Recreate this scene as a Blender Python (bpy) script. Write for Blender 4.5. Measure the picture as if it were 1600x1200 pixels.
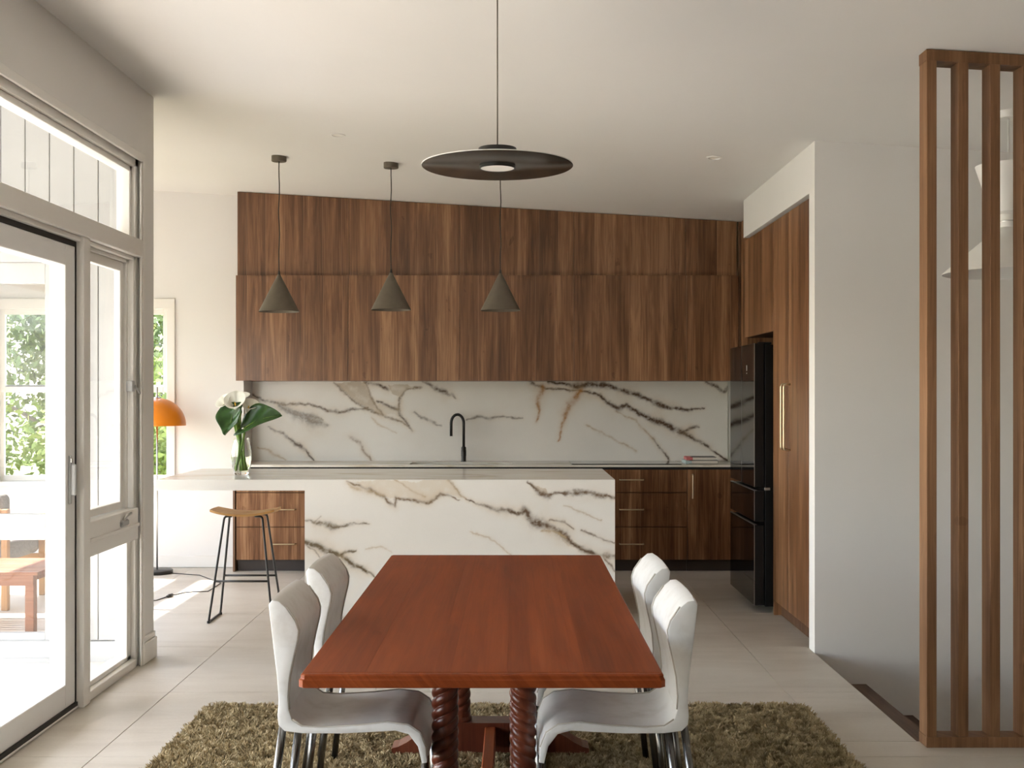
import bpy, bmesh, math, random
import numpy as np
from mathutils import Vector, Matrix
random.seed(7); np.random.seed(7)
for o in list(bpy.data.objects): bpy.data.objects.remove(o)
S = bpy.context.scene; COL = S.collection
R = math.radians

# ------------------------------------------------------------------ camera
FPX, CX, CY, H = 1800.0, 804.0, 615.0, 1.5        # focal length / vanishing point in px of the 1600x1200 frame
cd = bpy.data.cameras.new('camera'); cam = bpy.data.objects.new('camera', cd); COL.objects.link(cam)
cd.sensor_width = 36; cd.sensor_fit = 'HORIZONTAL'; cd.lens = 36*FPX/1600
cd.shift_x = -(CX-800)/1600; cd.shift_y = (CY-600)/1600
cd.clip_start = .05; cd.clip_end = 300
cam.location = (0, 0, H); cam.rotation_euler = (R(90), 0, 0)
S.camera = cam
# ------------------------------------------------------------------ sky, sun, exposure
w = bpy.data.worlds.new('world'); S.world = w; w.use_nodes = True
nt = w.node_tree; bg = nt.nodes['Background']
sky = nt.nodes.new('ShaderNodeTexSky'); sky.sky_type = 'NISHITA'; sky.sun_disc = False
sky.sun_elevation = R(45); sky.sun_rotation = R(-83); sky.dust_density = 1.0; sky.air_density = 1.0
hs = nt.nodes.new('ShaderNodeHueSaturation'); hs.inputs['Saturation'].default_value = .6
nt.links.new(sky.outputs[0], hs.inputs['Color']); nt.links.new(hs.outputs[0], bg.inputs[0])
bg.inputs[1].default_value = .5
sl = bpy.data.lights.new('sun', 'SUN'); sun = bpy.data.objects.new('sun', sl); COL.objects.link(sun)
sl.energy = 9.0; sl.angle = R(.8); sl.color = (1, .965, .92)
sun.rotation_euler = Vector((1, -.125, -1)).to_track_quat('-Z', 'Y').to_euler()
sun.location = (-12, 4, 12)
S.view_settings.view_transform = 'Standard'; S.view_settings.look = 'None'
S.view_settings.gamma = 1; S.view_settings.use_curve_mapping = False
S.view_settings.exposure = 1.6

# ------------------------------------------------------------------ helpers
W = {}
def ceil_z(x): return 3.0668 - .0598*x
def px(x, y, D): return Vector(((x-CX)*D/FPX, D, H-(y-CY)*D/FPX))
def _place(o, loc, parent):
    W[o.name] = Vector(loc)
    if parent is not None:
        o.parent = parent; o.location = Vector(loc) - W[parent.name]
    else: o.location = loc
def mesh_obj(name, verts, faces, mat, parent=None, loc=None, smooth=False):
    v = np.asarray(verts, dtype=float).reshape(-1, 3)
    if loc is None:
        lo, hi = v.min(0), v.max(0); loc = ((lo[0]+hi[0])/2, (lo[1]+hi[1])/2, lo[2])
    me = bpy.data.meshes.new(name)
    me.from_pydata((v-np.array(loc)).tolist(), [], [tuple(f) for f in faces])
    if mat is not None: me.materials.append(mat)
    if smooth: me.polygons.foreach_set('use_smooth', [True]*len(me.polygons))
    me.update()
    o = bpy.data.objects.new(name, me); COL.objects.link(o); _place(o, loc, parent)
    return o
def bm_obj(name, bm, mat, parent=None, loc=None, smooth=False, recalc=True):
    if recalc: bmesh.ops.recalc_face_normals(bm, faces=bm.faces[:])
    v = [vv.co.copy() for vv in bm.verts]; bm.verts.index_update()
    f = [[q.index for q in fc.verts] for fc in bm.faces]; bm.free()
    return mesh_obj(name, v, f, mat, parent, loc, smooth)
def add_box(bm, b, bev=0, seg=1):
    x0, x1, y0, y1, z0, z1 = b
    m = Matrix.Translation(((x0+x1)/2, (y0+y1)/2, (z0+z1)/2)) @ Matrix.Diagonal((abs(x1-x0), abs(y1-y0), abs(z1-z0), 1))
    r = bmesh.ops.create_cube(bm, size=1, matrix=m)
    if bev:
        es = list({e for v in r['verts'] for e in v.link_edges})
        bmesh.ops.bevel(bm, geom=es, offset=bev, segments=seg, affect='EDGES', profile=.5)
def box(name, b, mat, parent=None, bev=0, seg=1):
    bm = bmesh.new(); add_box(bm, b, bev, seg); return bm_obj(name, bm, mat, parent)
def boxes(name, bl, mat, parent=None, bev=0):
    bm = bmesh.new()
    for b in bl: add_box(bm, b, bev)
    return bm_obj(name, bm, mat, parent)
def prism(name, poly, axis, a, b, mat, parent=None):
    """closed polygon of 2-D points pushed along one axis: 'x' -> (y,z), 'y' -> (x,z), 'z' -> (x,y)"""
    def P(p, t): return {'x': (t, p[0], p[1]), 'y': (p[0], t, p[1]), 'z': (p[0], p[1], t)}[axis]
    n = len(poly); bm = bmesh.new()
    A = [bm.verts.new(P(p, a)) for p in poly]; B = [bm.verts.new(P(p, b)) for p in poly]
    bm.faces.new(A); bm.faces.new(B[::-1])
    for i in range(n): bm.faces.new((A[i], B[i], B[(i+1) % n], A[(i+1) % n]))
    return bm_obj(name, bm, mat, parent)
def tube_geo(pts, r, n=10, cap=True):
    P = [Vector(p) for p in pts]; rr = r if isinstance(r, (list, tuple)) else [r]*len(P)
    T = []
    for i in range(len(P)):
        t = (P[min(i+1, len(P)-1)]-P[max(i-1, 0)]); T.append(t.normalized())
    up = Vector((0, 0, 1)) if abs(T[0].z) < .9 else Vector((1, 0, 0))
    a = T[0].cross(up).normalized(); V = []; F = []
    for i, p in enumerate(P):
        a = (a-T[i]*a.dot(T[i])).normalized(); b = T[i].cross(a)
        for k in range(n):
            q = 2*math.pi*k/n; V.append(p+(a*math.cos(q)+b*math.sin(q))*rr[i])
    for i in range(len(P)-1):
        for k in range(n):
            k2 = (k+1) % n; F.append((i*n+k, i*n+k2, (i+1)*n+k2, (i+1)*n+k))
    if cap:
        F.append(tuple(range(n))[::-1]); F.append(tuple(range((len(P)-1)*n, len(P)*n)))
    return V, F
def tube(name, pts, r, mat, parent=None, n=10):
    V, F = tube_geo(pts, r, n); return mesh_obj(name, V, F, mat, parent, smooth=True)
def round_path(pts, rad, n=5):
    P = [Vector(p) for p in pts]; out = [P[0]]
    for i in range(1, len(P)-1):
        a = (P[i-1]-P[i]); b = (P[i+1]-P[i]); d = min(rad, a.length*.45, b.length*.45)
        p0 = P[i]+a.normalized()*d; p2 = P[i]+b.normalized()*d
        for k in range(n+1):
            t = k/n; out.append(p0*(1-t)**2+P[i]*2*t*(1-t)+p2*t*t)
    out.append(P[-1]); return out
def lathe(name, prof, c, mat, parent=None, n=48, smooth=True, closed=False):
    V = []; F = []
    for r, z in prof:
        for k in range(n):
            q = 2*math.pi*k/n; V.append((c[0]+r*math.cos(q), c[1]+r*math.sin(q), z))
    m = len(prof)
    for i in range(m-1 if not closed else m):
        j = (i+1) % m
        for k in range(n):
            k2 = (k+1) % n; F.append((i*n+k, i*n+k2, j*n+k2, j*n+k))
    if not closed:
        if prof[0][0] > 1e-6: F.append(tuple(range(n))[::-1])
        if prof[-1][0] > 1e-6: F.append(tuple(range((m-1)*n, m*n)))
    bm = bmesh.new(); vs = [bm.verts.new(v) for v in V]
    for f in F: bm.faces.new([vs[i] for i in f])
    bmesh.ops.remove_doubles(bm, verts=bm.verts[:], dist=1e-6)
    o = bm_obj(name, bm, mat, parent, smooth=smooth)
    if smooth: sharp(o, 40)
    return o
def sharp(o, deg=35):
    me = o.data; bm = bmesh.new(); bm.from_mesh(me)
    for e in bm.edges:
        e.smooth = not (len(e.link_faces) == 2 and e.calc_face_angle(0) > R(deg))
    for f in bm.faces: f.smooth = True
    bm.to_mesh(me); bm.free()
def thing(name, label, cat, loc=(0, 0, 0), group=None):
    o = bpy.data.objects.new(name, None); COL.objects.link(o); o.empty_display_size = .1
    _place(o, loc, None); o['label'] = label; o['category'] = cat
    if group: o['group'] = group
    return o
def tag(o, label, cat, group=None):
    o['label'] = label; o['category'] = cat
    if group: o['group'] = group
    return o
def st(o): o['kind'] = 'structure'; return o
def struct_empty(name, loc):
    o = bpy.data.objects.new(name, None); COL.objects.link(o); _place(o, loc, None); return st(o)
def copy_tree(o, parent=None):
    c = o.copy(); COL.objects.link(c); c.parent = parent
    for ch in list(o.children): copy_tree(ch, c)
    return c

# ------------------------------------------------------------------ materials
def nmat(name):
    m = bpy.data.materials.new(name); m.use_nodes = True
    t = m.node_tree; b = t.nodes['Principled BSDF']
    return m, t, b
class G:
    """tiny node-graph helper"""
    def __init__(s, t): s.t = t
    def n(s, typ, **kw):
        o = s.t.nodes.new(typ)
        for k, v in kw.items(): setattr(o, k, v)
        return o
    def l(s, a, b): s.t.links.new(a, b)
    def math(s, op, a, b=None, c=None):
        o = s.n('ShaderNodeMath', operation=op)
        for i, v in enumerate((a, b, c)):
            if v is None: continue
            if isinstance(v, (int, float)): o.inputs[i].default_value = v
            else: s.l(v, o.inputs[i])
        return o.outputs[0]
    def pos(s, sc=(1, 1, 1), local=False):
        if local: src = s.n('ShaderNodeTexCoord').outputs['Object']
        else: src = s.n('ShaderNodeNewGeometry').outputs['Position']
        m = s.n('ShaderNodeMapping'); m.inputs['Scale'].default_value = sc
        s.l(src, m.inputs['Vector']); return m.outputs[0]
    def noise(s, vec, scale=1, detail=4, rough=.55, dist=0):
        o = s.n('ShaderNodeTexNoise'); o.inputs['Scale'].default_value = scale
        o.inputs['Detail'].default_value = detail; o.inputs['Roughness'].default_value = rough
        o.inputs['Distortion'].default_value = dist
        s.l(vec, o.inputs['Vector']); return o.outputs[0]
    def ramp(s, f, stops, interp='LINEAR'):
        o = s.n('ShaderNodeValToRGB'); e = o.color_ramp.elements; o.color_ramp.interpolation = interp
        while len(e) < len(stops): e.new(.5)
        for el, (p, c) in zip(e, stops): el.position = p; el.color = (*c, 1) if len(c) == 3 else c
        s.l(f, o.inputs[0]); return o.outputs[0]
    def mix(s, f, a, b, mode='MIX'):
        o = s.n('ShaderNodeMix', data_type='RGBA', blend_type=mode)
        for i, v in ((0, f), (6, a), (7, b)):
            if isinstance(v, (int, float)): o.inputs[i].default_value = v
            elif isinstance(v, tuple): o.inputs[i].default_value = (*v, 1)
            else: s.l(v, o.inputs[i])
        return o.outputs[2]
    def bump(s, h, b, strength=.2, dist=.01):
        o = s.n('ShaderNodeBump'); o.inputs['Strength'].default_value = strength; o.inputs['Distance'].default_value = dist
        s.l(h, o.inputs['Height']); s.l(o.outputs[0], b.inputs['Normal'])
def plain(name, col, rough=.5, metal=0, spec=.5, var=.04, nscale=8, bump=0, bscale=200, coat=0):
    m, t, b = nmat(name); g = G(t)
    p = g.pos()
    f = g.noise(p, nscale, 3)
    lo = tuple(max(0, c*(1-var)) for c in col); hi = tuple(min(1, c*(1+var)) for c in col)
    g.l(g.ramp(f, [(.3, lo), (.7, hi)]), b.inputs['Base Color'])
    b.inputs['Roughness'].default_value = rough; b.inputs['Metallic'].default_value = metal
    b.inputs['Specular IOR Level'].default_value = spec; b.inputs['Coat Weight'].default_value = coat
    if bump: g.bump(g.noise(p, bscale, 2), b, bump, .002)
    return m
def wood(name, stops, axis='z', rough=.5, spec=.22, scale=1.0, plank=.105, streak=1.0, local=False, lines=.0, bump=.05, coat=0, rand=1.0, offs=7.3):
    """grain running along the given axis; the other two axes are summed across it"""
    m, t, b = nmat(name); g = G(t)
    if local: src = g.n('ShaderNodeTexCoord').outputs['Object']
    else: src = g.n('ShaderNodeNewGeometry').outputs['Position']
    sx = g.n('ShaderNodeSeparateXYZ'); g.l(src, sx.inputs[0])
    ax = {'x': 0, 'y': 1, 'z': 2}[axis]; ot = [i for i in range(3) if i != ax]
    rnd = g.n('ShaderNodeObjectInfo').outputs['Random']
    u = g.math('ADD', sx.outputs[ot[0]], g.math('MULTIPLY', sx.outputs[ot[1]], .93))
    u = g.math('ADD', u, g.math('MULTIPLY', rnd, offs)); v = sx.outputs[ax]
    pk = g.math('FLOOR', g.math('DIVIDE', u, plank))
    wn = g.n('ShaderNodeTexWhiteNoise', noise_dimensions='1D'); g.l(pk, wn.inputs['W'])
    def vec(su, sv, off=0):
        c = g.n('ShaderNodeCombineXYZ'); g.l(g.math('MULTIPLY', u, su*scale), c.inputs[0])
        g.l(g.math('ADD', g.math('MULTIPLY', v, sv*scale), g.math('MULTIPLY', wn.outputs[0], 31.0)), c.inputs[1])
        c.inputs[2].default_value = off; return c.outputs[0]
    broad = g.noise(vec(9, .5), 1, 4, .55, .8)
    cath = g.noise(vec(22, 1.6, 3), 1, 4, .6, 1.4)
    fine = g.noise(vec(120, 1.4, 7), 1, 4, .7)
    knot = g.noise(vec(9, 5.5, 11), 1, 2, .5, .3)
    f = g.math('MULTIPLY', broad, .42)
    f = g.math('ADD', f, g.math('MULTIPLY', cath, .30))
    f = g.math('ADD', f, g.math('MULTIPLY', fine, .30*streak))
    f = g.math('ADD', f, g.math('MULTIPLY', g.math('SUBTRACT', wn.outputs[0], .5), .12*rand))
    f = g.math('SUBTRACT', f, g.math('MULTIPLY', g.math('GREATER_THAN', knot, .71), .05))
    col = g.ramp(f, stops)
    if lines:
        fr = g.math('FRACT', g.math('DIVIDE', u, plank))
        ln = g.math('LESS_THAN', fr, .022)
        col = g.mix(g.math('MULTIPLY', ln, lines), col, (.42, .26, .16))
    g.l(col, b.inputs['Base Color'])
    b.inputs['Roughness'].default_value = rough; b.inputs['Specular IOR Level'].default_value = spec
    b.inputs['Coat Weight'].default_value = coat; b.inputs['Coat Roughness'].default_value = .15
    if bump: g.bump(fine, b, bump, .002)
    return m
def glass(name, tint=(1, 1, 1), refl=.12):
    m, t, b = nmat(name); g = G(t); t.nodes.remove(b)
    tr = g.n('ShaderNodeBsdfTransparent'); tr.inputs[0].default_value = (*tint, 1)
    gl = g.n('ShaderNodeBsdfGlossy'); gl.inputs['Roughness'].default_value = .02
    fr = g.n('ShaderNodeFresnel'); fr.inputs['IOR'].default_value = 1.45
    bf = g.n('ShaderNodeNewGeometry').outputs['Backfacing']
    mx = g.n('ShaderNodeMixShader'); g.l(g.math('MULTIPLY', fr.outputs[0], g.math('SUBTRACT', 1.0, bf)), mx.inputs[0])
    g.l(tr.outputs[0], mx.inputs[1]); g.l(gl.outputs[0], mx.inputs[2])
    g.l(mx.outputs[0], t.nodes['Material Output'].inputs[0]); return m
M = {}
M['wall'] = plain('wall_paint', (.79, .765, .73), .75, var=.012, nscale=1.5, bump=.03, bscale=300)
M['ceil'] = plain('ceiling_paint', (.80, .775, .74), .85, var=.012, nscale=1.2)
M['trim'] = plain('trim_paint', (.81, .78, .73), .38, var=.015, nscale=4)
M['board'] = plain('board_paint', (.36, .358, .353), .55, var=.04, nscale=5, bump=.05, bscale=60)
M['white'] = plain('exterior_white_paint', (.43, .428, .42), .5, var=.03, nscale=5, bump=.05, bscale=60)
M['leafpaint'] = plain('door_leaf_paint', (.86, .85, .83), .4, var=.01)
M['gasket'] = plain('black_rubber', (.02, .018, .016), .6)
M['glass'] = glass('window_glass')
M['walnut'] = wood('walnut_veneer', [(.33, (.052, .019, .0065)), (.45, (.132, .055, .022)), (.54, (.228, .106, .047)), (.66, (.40, .215, .108))], lines=.3, plank=.16, rand=.8, spec=.6, rough=.36)
M['walnut_base'] = wood('walnut_veneer_base', [(.33, (.052, .019, .0065)), (.45, (.132, .055, .022)), (.54, (.228, .106, .047)), (.66, (.40, .215, .108))], lines=.2, plank=.16, rand=.7, offs=0)
M['walnut_edge'] = wood('walnut_edging', [(.30, (.07, .035, .02)), (.7, (.22, .12, .07))])
M['kick'] = plain('dark_kickboard', (.045, .032, .026), .5)
M['screen'] = wood('screen_hardwood', [(.30, (.095, .045, .022)), (.48, (.21, .105, .052)), (.62, (.31, .165, .085)), (.75, (.42, .24, .13))], plank=.31, rough=.55, bump=.1)
M['cherry'] = wood('table_cherry', [(.25, (.100, .017, .004)), (.45, (.195, .038, .008)), (.58, (.265, .056, .012)), (.78, (.38, .105, .030))], axis='y', plank=.23, rough=.42, spec=.18, scale=.8, streak=.9, coat=0, rand=.35)
M['cherry_dark'] = wood('table_base_mahogany', [(.30, (.05, .010, .005)), (.5, (.12, .028, .013)), (.74, (.22, .065, .03))], axis='z', plank=.5, rough=.3, spec=.4, coat=.12)
M['black_metal'] = plain('black_metal', (.018, .016, .014), .42, .0, var=.1)
M['bronze'] = plain('bronze_paint', (.135, .112, .082), .5, .2, var=.08, nscale=20)
M['bronze_in'] = plain('pendant_inner_gold', (.5, .37, .2), .45, .3)
M['brass'] = plain('brushed_brass', (.62, .50, .33), .35, .85, var=.06)
M['chrome'] = plain('dark_chrome', (.20, .197, .192), .27, 1.0, var=.05)
M['black_gloss'] = plain('black_fridge_glass', (.004, .004, .004), .05, spec=.32)
M['black_side'] = plain('black_fridge_side', (.008, .007, .0065), .4, spec=.2)
M['steel'] = plain('brushed_steel', (.55, .54, .52), .28, 1.0)
M['orange'] = plain('orange_enamel', (.86, .26, .012), .32, var=.04, nscale=4)
M['grey_fabric'] = plain('grey_wool', (.27, .255, .235), .95, var=.18, nscale=90, bump=.4, bscale=400)
M['oak'] = wood('honey_timber', [(.3, (.30, .145, .045)), (.5, (.46, .25, .085)), (.7, (.60, .36, .14))], axis='x', plank=.5, rough=.4)
M['oak_z'] = wood('honey_timber_upright', [(.3, (.30, .145, .05)), (.5, (.46, .25, .10)), (.7, (.60, .36, .16))], axis='z', plank=.5, rough=.45)
M['redwood'] = wood('red_deck_timber', [(.3, (.16, .06, .03)), (.5, (.29, .12, .065)), (.7, (.42, .20, .12))], axis='x', plank=.5, rough=.5)
M['lampwhite'] = plain('white_lamp_enamel', (.82, .80, .76), .4, var=.01)
M['diffuser'] = plain('opal_diffuser', (.85, .82, .76), .5, var=.01)
M['leaf'] = plain('calla_leaf', (.030, .085, .014), .36, var=.3, nscale=30)
M['stem'] = plain('calla_stem', (.17, .29, .035), .45, var=.15, nscale=40)
M['petal'] = plain('calla_petal', (.86, .84, .74), .5, var=.03, nscale=30)
M['spadix'] = plain('calla_spadix', (.75, .48, .06), .6)
M['stair'] = wood('stair_timber', [(.3, (.06, .032, .02)), (.5, (.12, .07, .045)), (.7, (.19, .115, .075))], axis='y', plank=.3)
M['paper'] = plain('book_pages', (.70, .66, .58), .8, var=.06, nscale=200)
M['pink'] = plain('pink_cover', (.62, .17, .17), .5); M['teal'] = plain('pale_teal_cover', (.48, .60, .60), .5); M['darkcover'] = plain('dark_cover', (.05, .04, .04), .5)
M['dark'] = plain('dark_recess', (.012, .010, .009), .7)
M['deck'] = plain('pale_concrete', (.56, .545, .52), .8, var=.08, nscale=2.5, bump=.1, bscale=50)
M['ground'] = plain('bush_ground', (.13, .14, .05), .95, var=.4, nscale=2)
M['bark'] = plain('tree_bark', (.16, .125, .095), .9, var=.3, nscale=14, bump=.5, bscale=40)
def m_tile():
    m, t, b = nmat('floor_stone_tile'); g = G(t); p = g.pos((1, 1, 1))
    st_ = g.noise(g.pos((1.2, 5.5, 1)), 1, 5, .6, .8); cl = g.noise(p, .9, 4, .55); fi = g.noise(p, 70, 3)
    f = g.math('ADD', g.math('MULTIPLY', st_, .32), g.math('ADD', g.math('MULTIPLY', cl, .60), g.math('MULTIPLY', fi, .10)))
    g.l(g.ramp(f, [(.36, (.43, .380, .315)), (.5, (.53, .482, .412)), (.64, (.60, .555, .485))]), b.inputs['Base Color'])
    b.inputs['Roughness'].default_value = .42; b.inputs['Specular IOR Level'].default_value = .45
    return m
M['tile'] = m_tile(); M['grout'] = plain('grout', (.62, .57, .50), .9)
def m_leather():
    m, t, b = nmat('white_leather'); g = G(t); p = g.pos(local=True)
    f = g.noise(p, 9, 4, .6)
    g.l(g.ramp(f, [(.30, (.63, .605, .565)), (.5, (.74, .727, .70)), (.7, (.77, .76, .738))]), b.inputs['Base Color'])
    b.inputs['Roughness'].default_value = .36; b.inputs['Specular IOR Level'].default_value = .45
    g.bump(g.noise(p, 260, 3), b, .12, .002); return m
M['leather'] = m_leather()
M['seam'] = plain('leather_piping', (.50, .46, .40), .5)
def m_smoked():
    m, t, b = nmat('smoked_disc'); g = G(t); t.nodes.remove(b)
    tr = g.n('ShaderNodeBsdfTransparent'); tr.inputs[0].default_value = (.20, .17, .14, 1)
    df = g.n('ShaderNodeBsdfPrincipled'); df.inputs['Base Color'].default_value = (.045, .035, .026, 1); df.inputs['Roughness'].default_value = .18
    mx = g.n('ShaderNodeMixShader'); mx.inputs[0].default_value = .72
    g.l(tr.outputs[0], mx.inputs[1]); g.l(df.outputs[0], mx.inputs[2]); g.l(mx.outputs[0], t.nodes['Material Output'].inputs[0]); return m
M['smoked'] = m_smoked()
def m_marble_attr():
    m, t, b = nmat('veined_marble_slab'); g = G(t)
    a = g.n('ShaderNodeAttribute', attribute_name='stone'); p = g.pos()
    f = g.noise(p, 260, 3)
    g.l(g.mix(.06, a.outputs['Color'], g.ramp(f, [(.3, (.4, .36, .3)), (.7, (.9, .87, .8))])), b.inputs['Base Color'])
    b.inputs['Roughness'].default_value = .22; b.inputs['Specular IOR Level'].default_value = .45; return m
M['marble'] = m_marble_attr()
def m_marble_top():
    m, t, b = nmat('marble_worktop'); g = G(t)
    f = g.noise(g.pos((.55, 3.2, 3)), 1.6, 6, .62, 1.6)
    g.l(g.ramp(f, [(.38, (.60, .53, .42)), (.46, (.72, .68, .60)), (.55, (.76, .72, .655)), (.62, (.74, .69, .61)), (.72, (.56, .47, .35))]), b.inputs['Base Color'])
    b.inputs['Roughness'].default_value = .2; return m
M['marble_top'] = m_marble_top()
def m_pile():
    m, t, b = nmat('shag_pile'); g = G(t)
    a = g.n('ShaderNodeAttribute', attribute_name='yarn')
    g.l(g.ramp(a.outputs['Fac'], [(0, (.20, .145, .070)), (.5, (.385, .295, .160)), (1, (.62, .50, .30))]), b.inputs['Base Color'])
    b.inputs['Roughness'].default_value = .9; b.inputs['Specular IOR Level'].default_value = .15; return m
M['pile'] = m_pile()
def m_foliage(name, a, b_, c):
    m, t, b = nmat(name); g = G(t); at = g.n('ShaderNodeAttribute', attribute_name='yarn')
    g.l(g.ramp(at.outputs['Fac'], [(0, a), (.5, b_), (1, c)]), b.inputs['Base Color'])
    b.inputs['Roughness'].default_value = .6
    b.inputs['Transmission Weight'].default_value = 0; return m
M['fol1'] = m_foliage('gum_foliage', (.055, .085, .022), (.14, .19, .05), (.33, .36, .12))
M['fol2'] = m_foliage('bright_foliage', (.09, .15, .02), (.24, .31, .06), (.48, .50, .17))
M['fol3'] = m_foliage('dark_foliage', (.035, .06, .018), (.09, .13, .04), (.22, .26, .10))

# ------------------------------------------------------------------ numpy noise for the veined slabs
def vnoise(x, y, seed):
    xi = np.floor(x).astype(np.int64); yi = np.floor(y).astype(np.int64); fx = x-xi; fy = y-yi
    def h(a, b):
        n = (a*374761393+b*668265263+seed*974634533) & 0x7fffffff
        n = ((n ^ (n >> 13))*1274126177) & 0x7fffffff
        return ((n ^ (n >> 16)) & 0xffff)/65535.0
    u = fx*fx*(3-2*fx); v = fy*fy*(3-2*fy)
    return (h(xi, yi)*(1-u)+h(xi+1, yi)*u)*(1-v)+(h(xi, yi+1)*(1-u)+h(xi+1, yi+1)*u)*v
def fbm(x, y, seed, o=4):
    s = 0; a = .5
    for i in range(o): s = s+a*vnoise(x*2**i, y*2**i, seed+i*17); a *= .5
    return s
DK, GR, TN, RU, OL = (.085, .040, .016), (.15, .115, .085), (.50, .36, .20), (.45, .19, .035), (.12, .075, .026)
def stone(name, x0, x1, z0, z1, yf, thick, D, veins, patches, step, parent, base=(.87, .835, .775)):
    """slab with a finely divided front face (facing -Y) that carries the colour of the stone"""
    nx = int((x1-x0)/step)+1; nz = int((z1-z0)/step)+1
    gx, gz = np.meshgrid(np.linspace(x0, x1, nx), np.linspace(z0, z1, nz))
    X = gx.ravel(); Z = gz.ravel()
    wx = X+(fbm(X*9, Z*9, 3)-.47)*.055+(fbm(X*45, Z*45, 5)-.47)*.016
    wz = Z+(fbm(X*9, Z*9, 11)-.47)*.055+(fbm(X*45, Z*45, 23)-.47)*.016
    cl = fbm(X*3, Z*3, 31); c = np.array(base)[None, :]*(1+.10*(cl-.47))[:, None]
    soft = np.clip((fbm(X*2.2+1.3*Z, Z*5-X*1.5, 71)-.55)*3, 0, 1)
    c = c*(1-.12*soft[:, None])+np.array((.66, .55, .40))*.12*soft[:, None]
    def toW(q): return ((q[0]-CX)*D/FPX, H-(q[1]-CY)*D/FPX)
    for poly, col, op in patches:
        P = [toW(q) for q in poly]; ins = np.zeros(len(X), bool); j = len(P)-1
        for i in range(len(P)):
            (xi, zi), (xj, zj) = P[i], P[j]
            ins ^= ((zi > wz) != (zj > wz)) & (wx < (xj-xi)*(wz-zi)/(zj-zi+1e-12)+xi); j = i
        a = ins*op*np.clip(.35+1.3*fbm(X*22, Z*22, 41), 0, 1); c = c*(1-a[:, None])+np.array(col)*a[:, None]
    gap = np.clip((fbm(X*16, Z*16, 57)-.26)*4.2, .0, 1); fine = fbm(X*75, Z*75, 61)
    for pts, col, op in veins:
        P = [(*toW(q[:2]), 1.3*q[2]*D/FPX) for q in pts]
        best = np.full(len(X), 1e9); bw = np.ones(len(X))
        for (ax, az, aw), (bx, bz, bw_) in zip(P[:-1], P[1:]):
            dx, dz = bx-ax, bz-az; t = np.clip(((wx-ax)*dx+(wz-az)*dz)/(dx*dx+dz*dz), 0, 1)
            d = np.hypot(wx-ax-t*dx, wz-az-t*dz); ww = aw+(bw_-aw)*t; k = d/ww < best
            best = np.where(k, d/ww, best); bw = np.where(k, ww, bw)
        a = np.exp(-best**2*1.1)*op*(.45+.55*gap)*np.clip(.45+1.3*fine, 0, 1.15)
        halo = np.exp(-(best/3.0)**2)*.36*op*np.clip(2*fbm(X*7, Z*7, 83)-.3, 0, 1)
        c = c*(1-halo[:, None])+np.array((.60, .43, .24))*halo[:, None]
        a = np.clip(a, 0, 1); c = c*(1-a[:, None])+np.array(col)*a[:, None]
    V = np.stack([X, np.full(len(X), yf), Z], 1)
    i = np.arange((nx-1)*(nz-1)); r, q = i//(nx-1), i % (nx-1); a0 = r*nx+q
    F = np.stack([a0, a0+1, a0+nx+1, a0+nx], 1)
    yb = yf+thick; e = len(V)
    V = np.vstack([V, [(x0, yf, z0), (x1, yf, z0), (x1, yf, z1), (x0, yf, z1), (x0, yb, z0), (x1, yb, z0), (x1, yb, z1), (x0, yb, z1)]])
    F = np.vstack([F, [(e+4, e+7, e+6, e+5), (e, e+4, e+5, e+1), (e+1, e+5, e+6, e+2), (e+2, e+6, e+7, e+3), (e+3, e+7, e+4, e)]])
    loc = np.array(((x0+x1)/2, (yf+yb)/2, z0)); me = bpy.data.meshes.new(name)
    me.vertices.add(len(V)); me.vertices.foreach_set('co', (V-loc).ravel())
    me.loops.add(F.size); me.loops.foreach_set('vertex_index', F.ravel().astype(np.int32))
    me.polygons.add(len(F)); me.polygons.foreach_set('loop_start', np.arange(0, F.size, 4, dtype=np.int32))
    me.update(calc_edges=True); me.validate()
    at = me.color_attributes.new('stone', 'FLOAT_COLOR', 'POINT')
    cc = np.vstack([c, np.tile(np.array(base), (8, 1))]); at.data.foreach_set('color', np.hstack([np.clip(cc, 0, 1), np.ones((len(cc), 1))]).ravel())
    me.materials.append(M['marble']); o = bpy.data.objects.new(name, me); COL.objects.link(o); _place(o, loc, parent); return o
def card_mesh(name, V, F, val, mat, parent, loc):
    me = bpy.data.meshes.new(name); n = F.shape[1]
    me.vertices.add(len(V)); me.vertices.foreach_set('co', (V-np.array(loc)).ravel())
    me.loops.add(F.size); me.loops.foreach_set('vertex_index', F.ravel().astype(np.int32))
    me.polygons.add(len(F)); me.polygons.foreach_set('loop_start', np.arange(0, F.size, n, dtype=np.int32))
    me.update(calc_edges=True)
    at = me.attributes.new('yarn', 'FLOAT', 'POINT'); at.data.foreach_set('value', val.astype(np.float32))
    me.materials.append(mat); o = bpy.data.objects.new(name, me); COL.objects.link(o); _place(o, loc, parent)
    o['kind'] = 'stuff'; return o

# ================================================================== SETTING
XL, XLO = -2.06, -2.20            # inner / outer plane of the glazed left wall
YE = 6.575                        # where that wall ends
XR, YS = 1.737, 6.667             # pillar beside the stair void
YB, YK = 9.95, 10.28              # back wall of the side room / kitchen niche
XA = -4.60                        # left wall of the side room
YR = -4.2; XRW = 5.2
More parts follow.
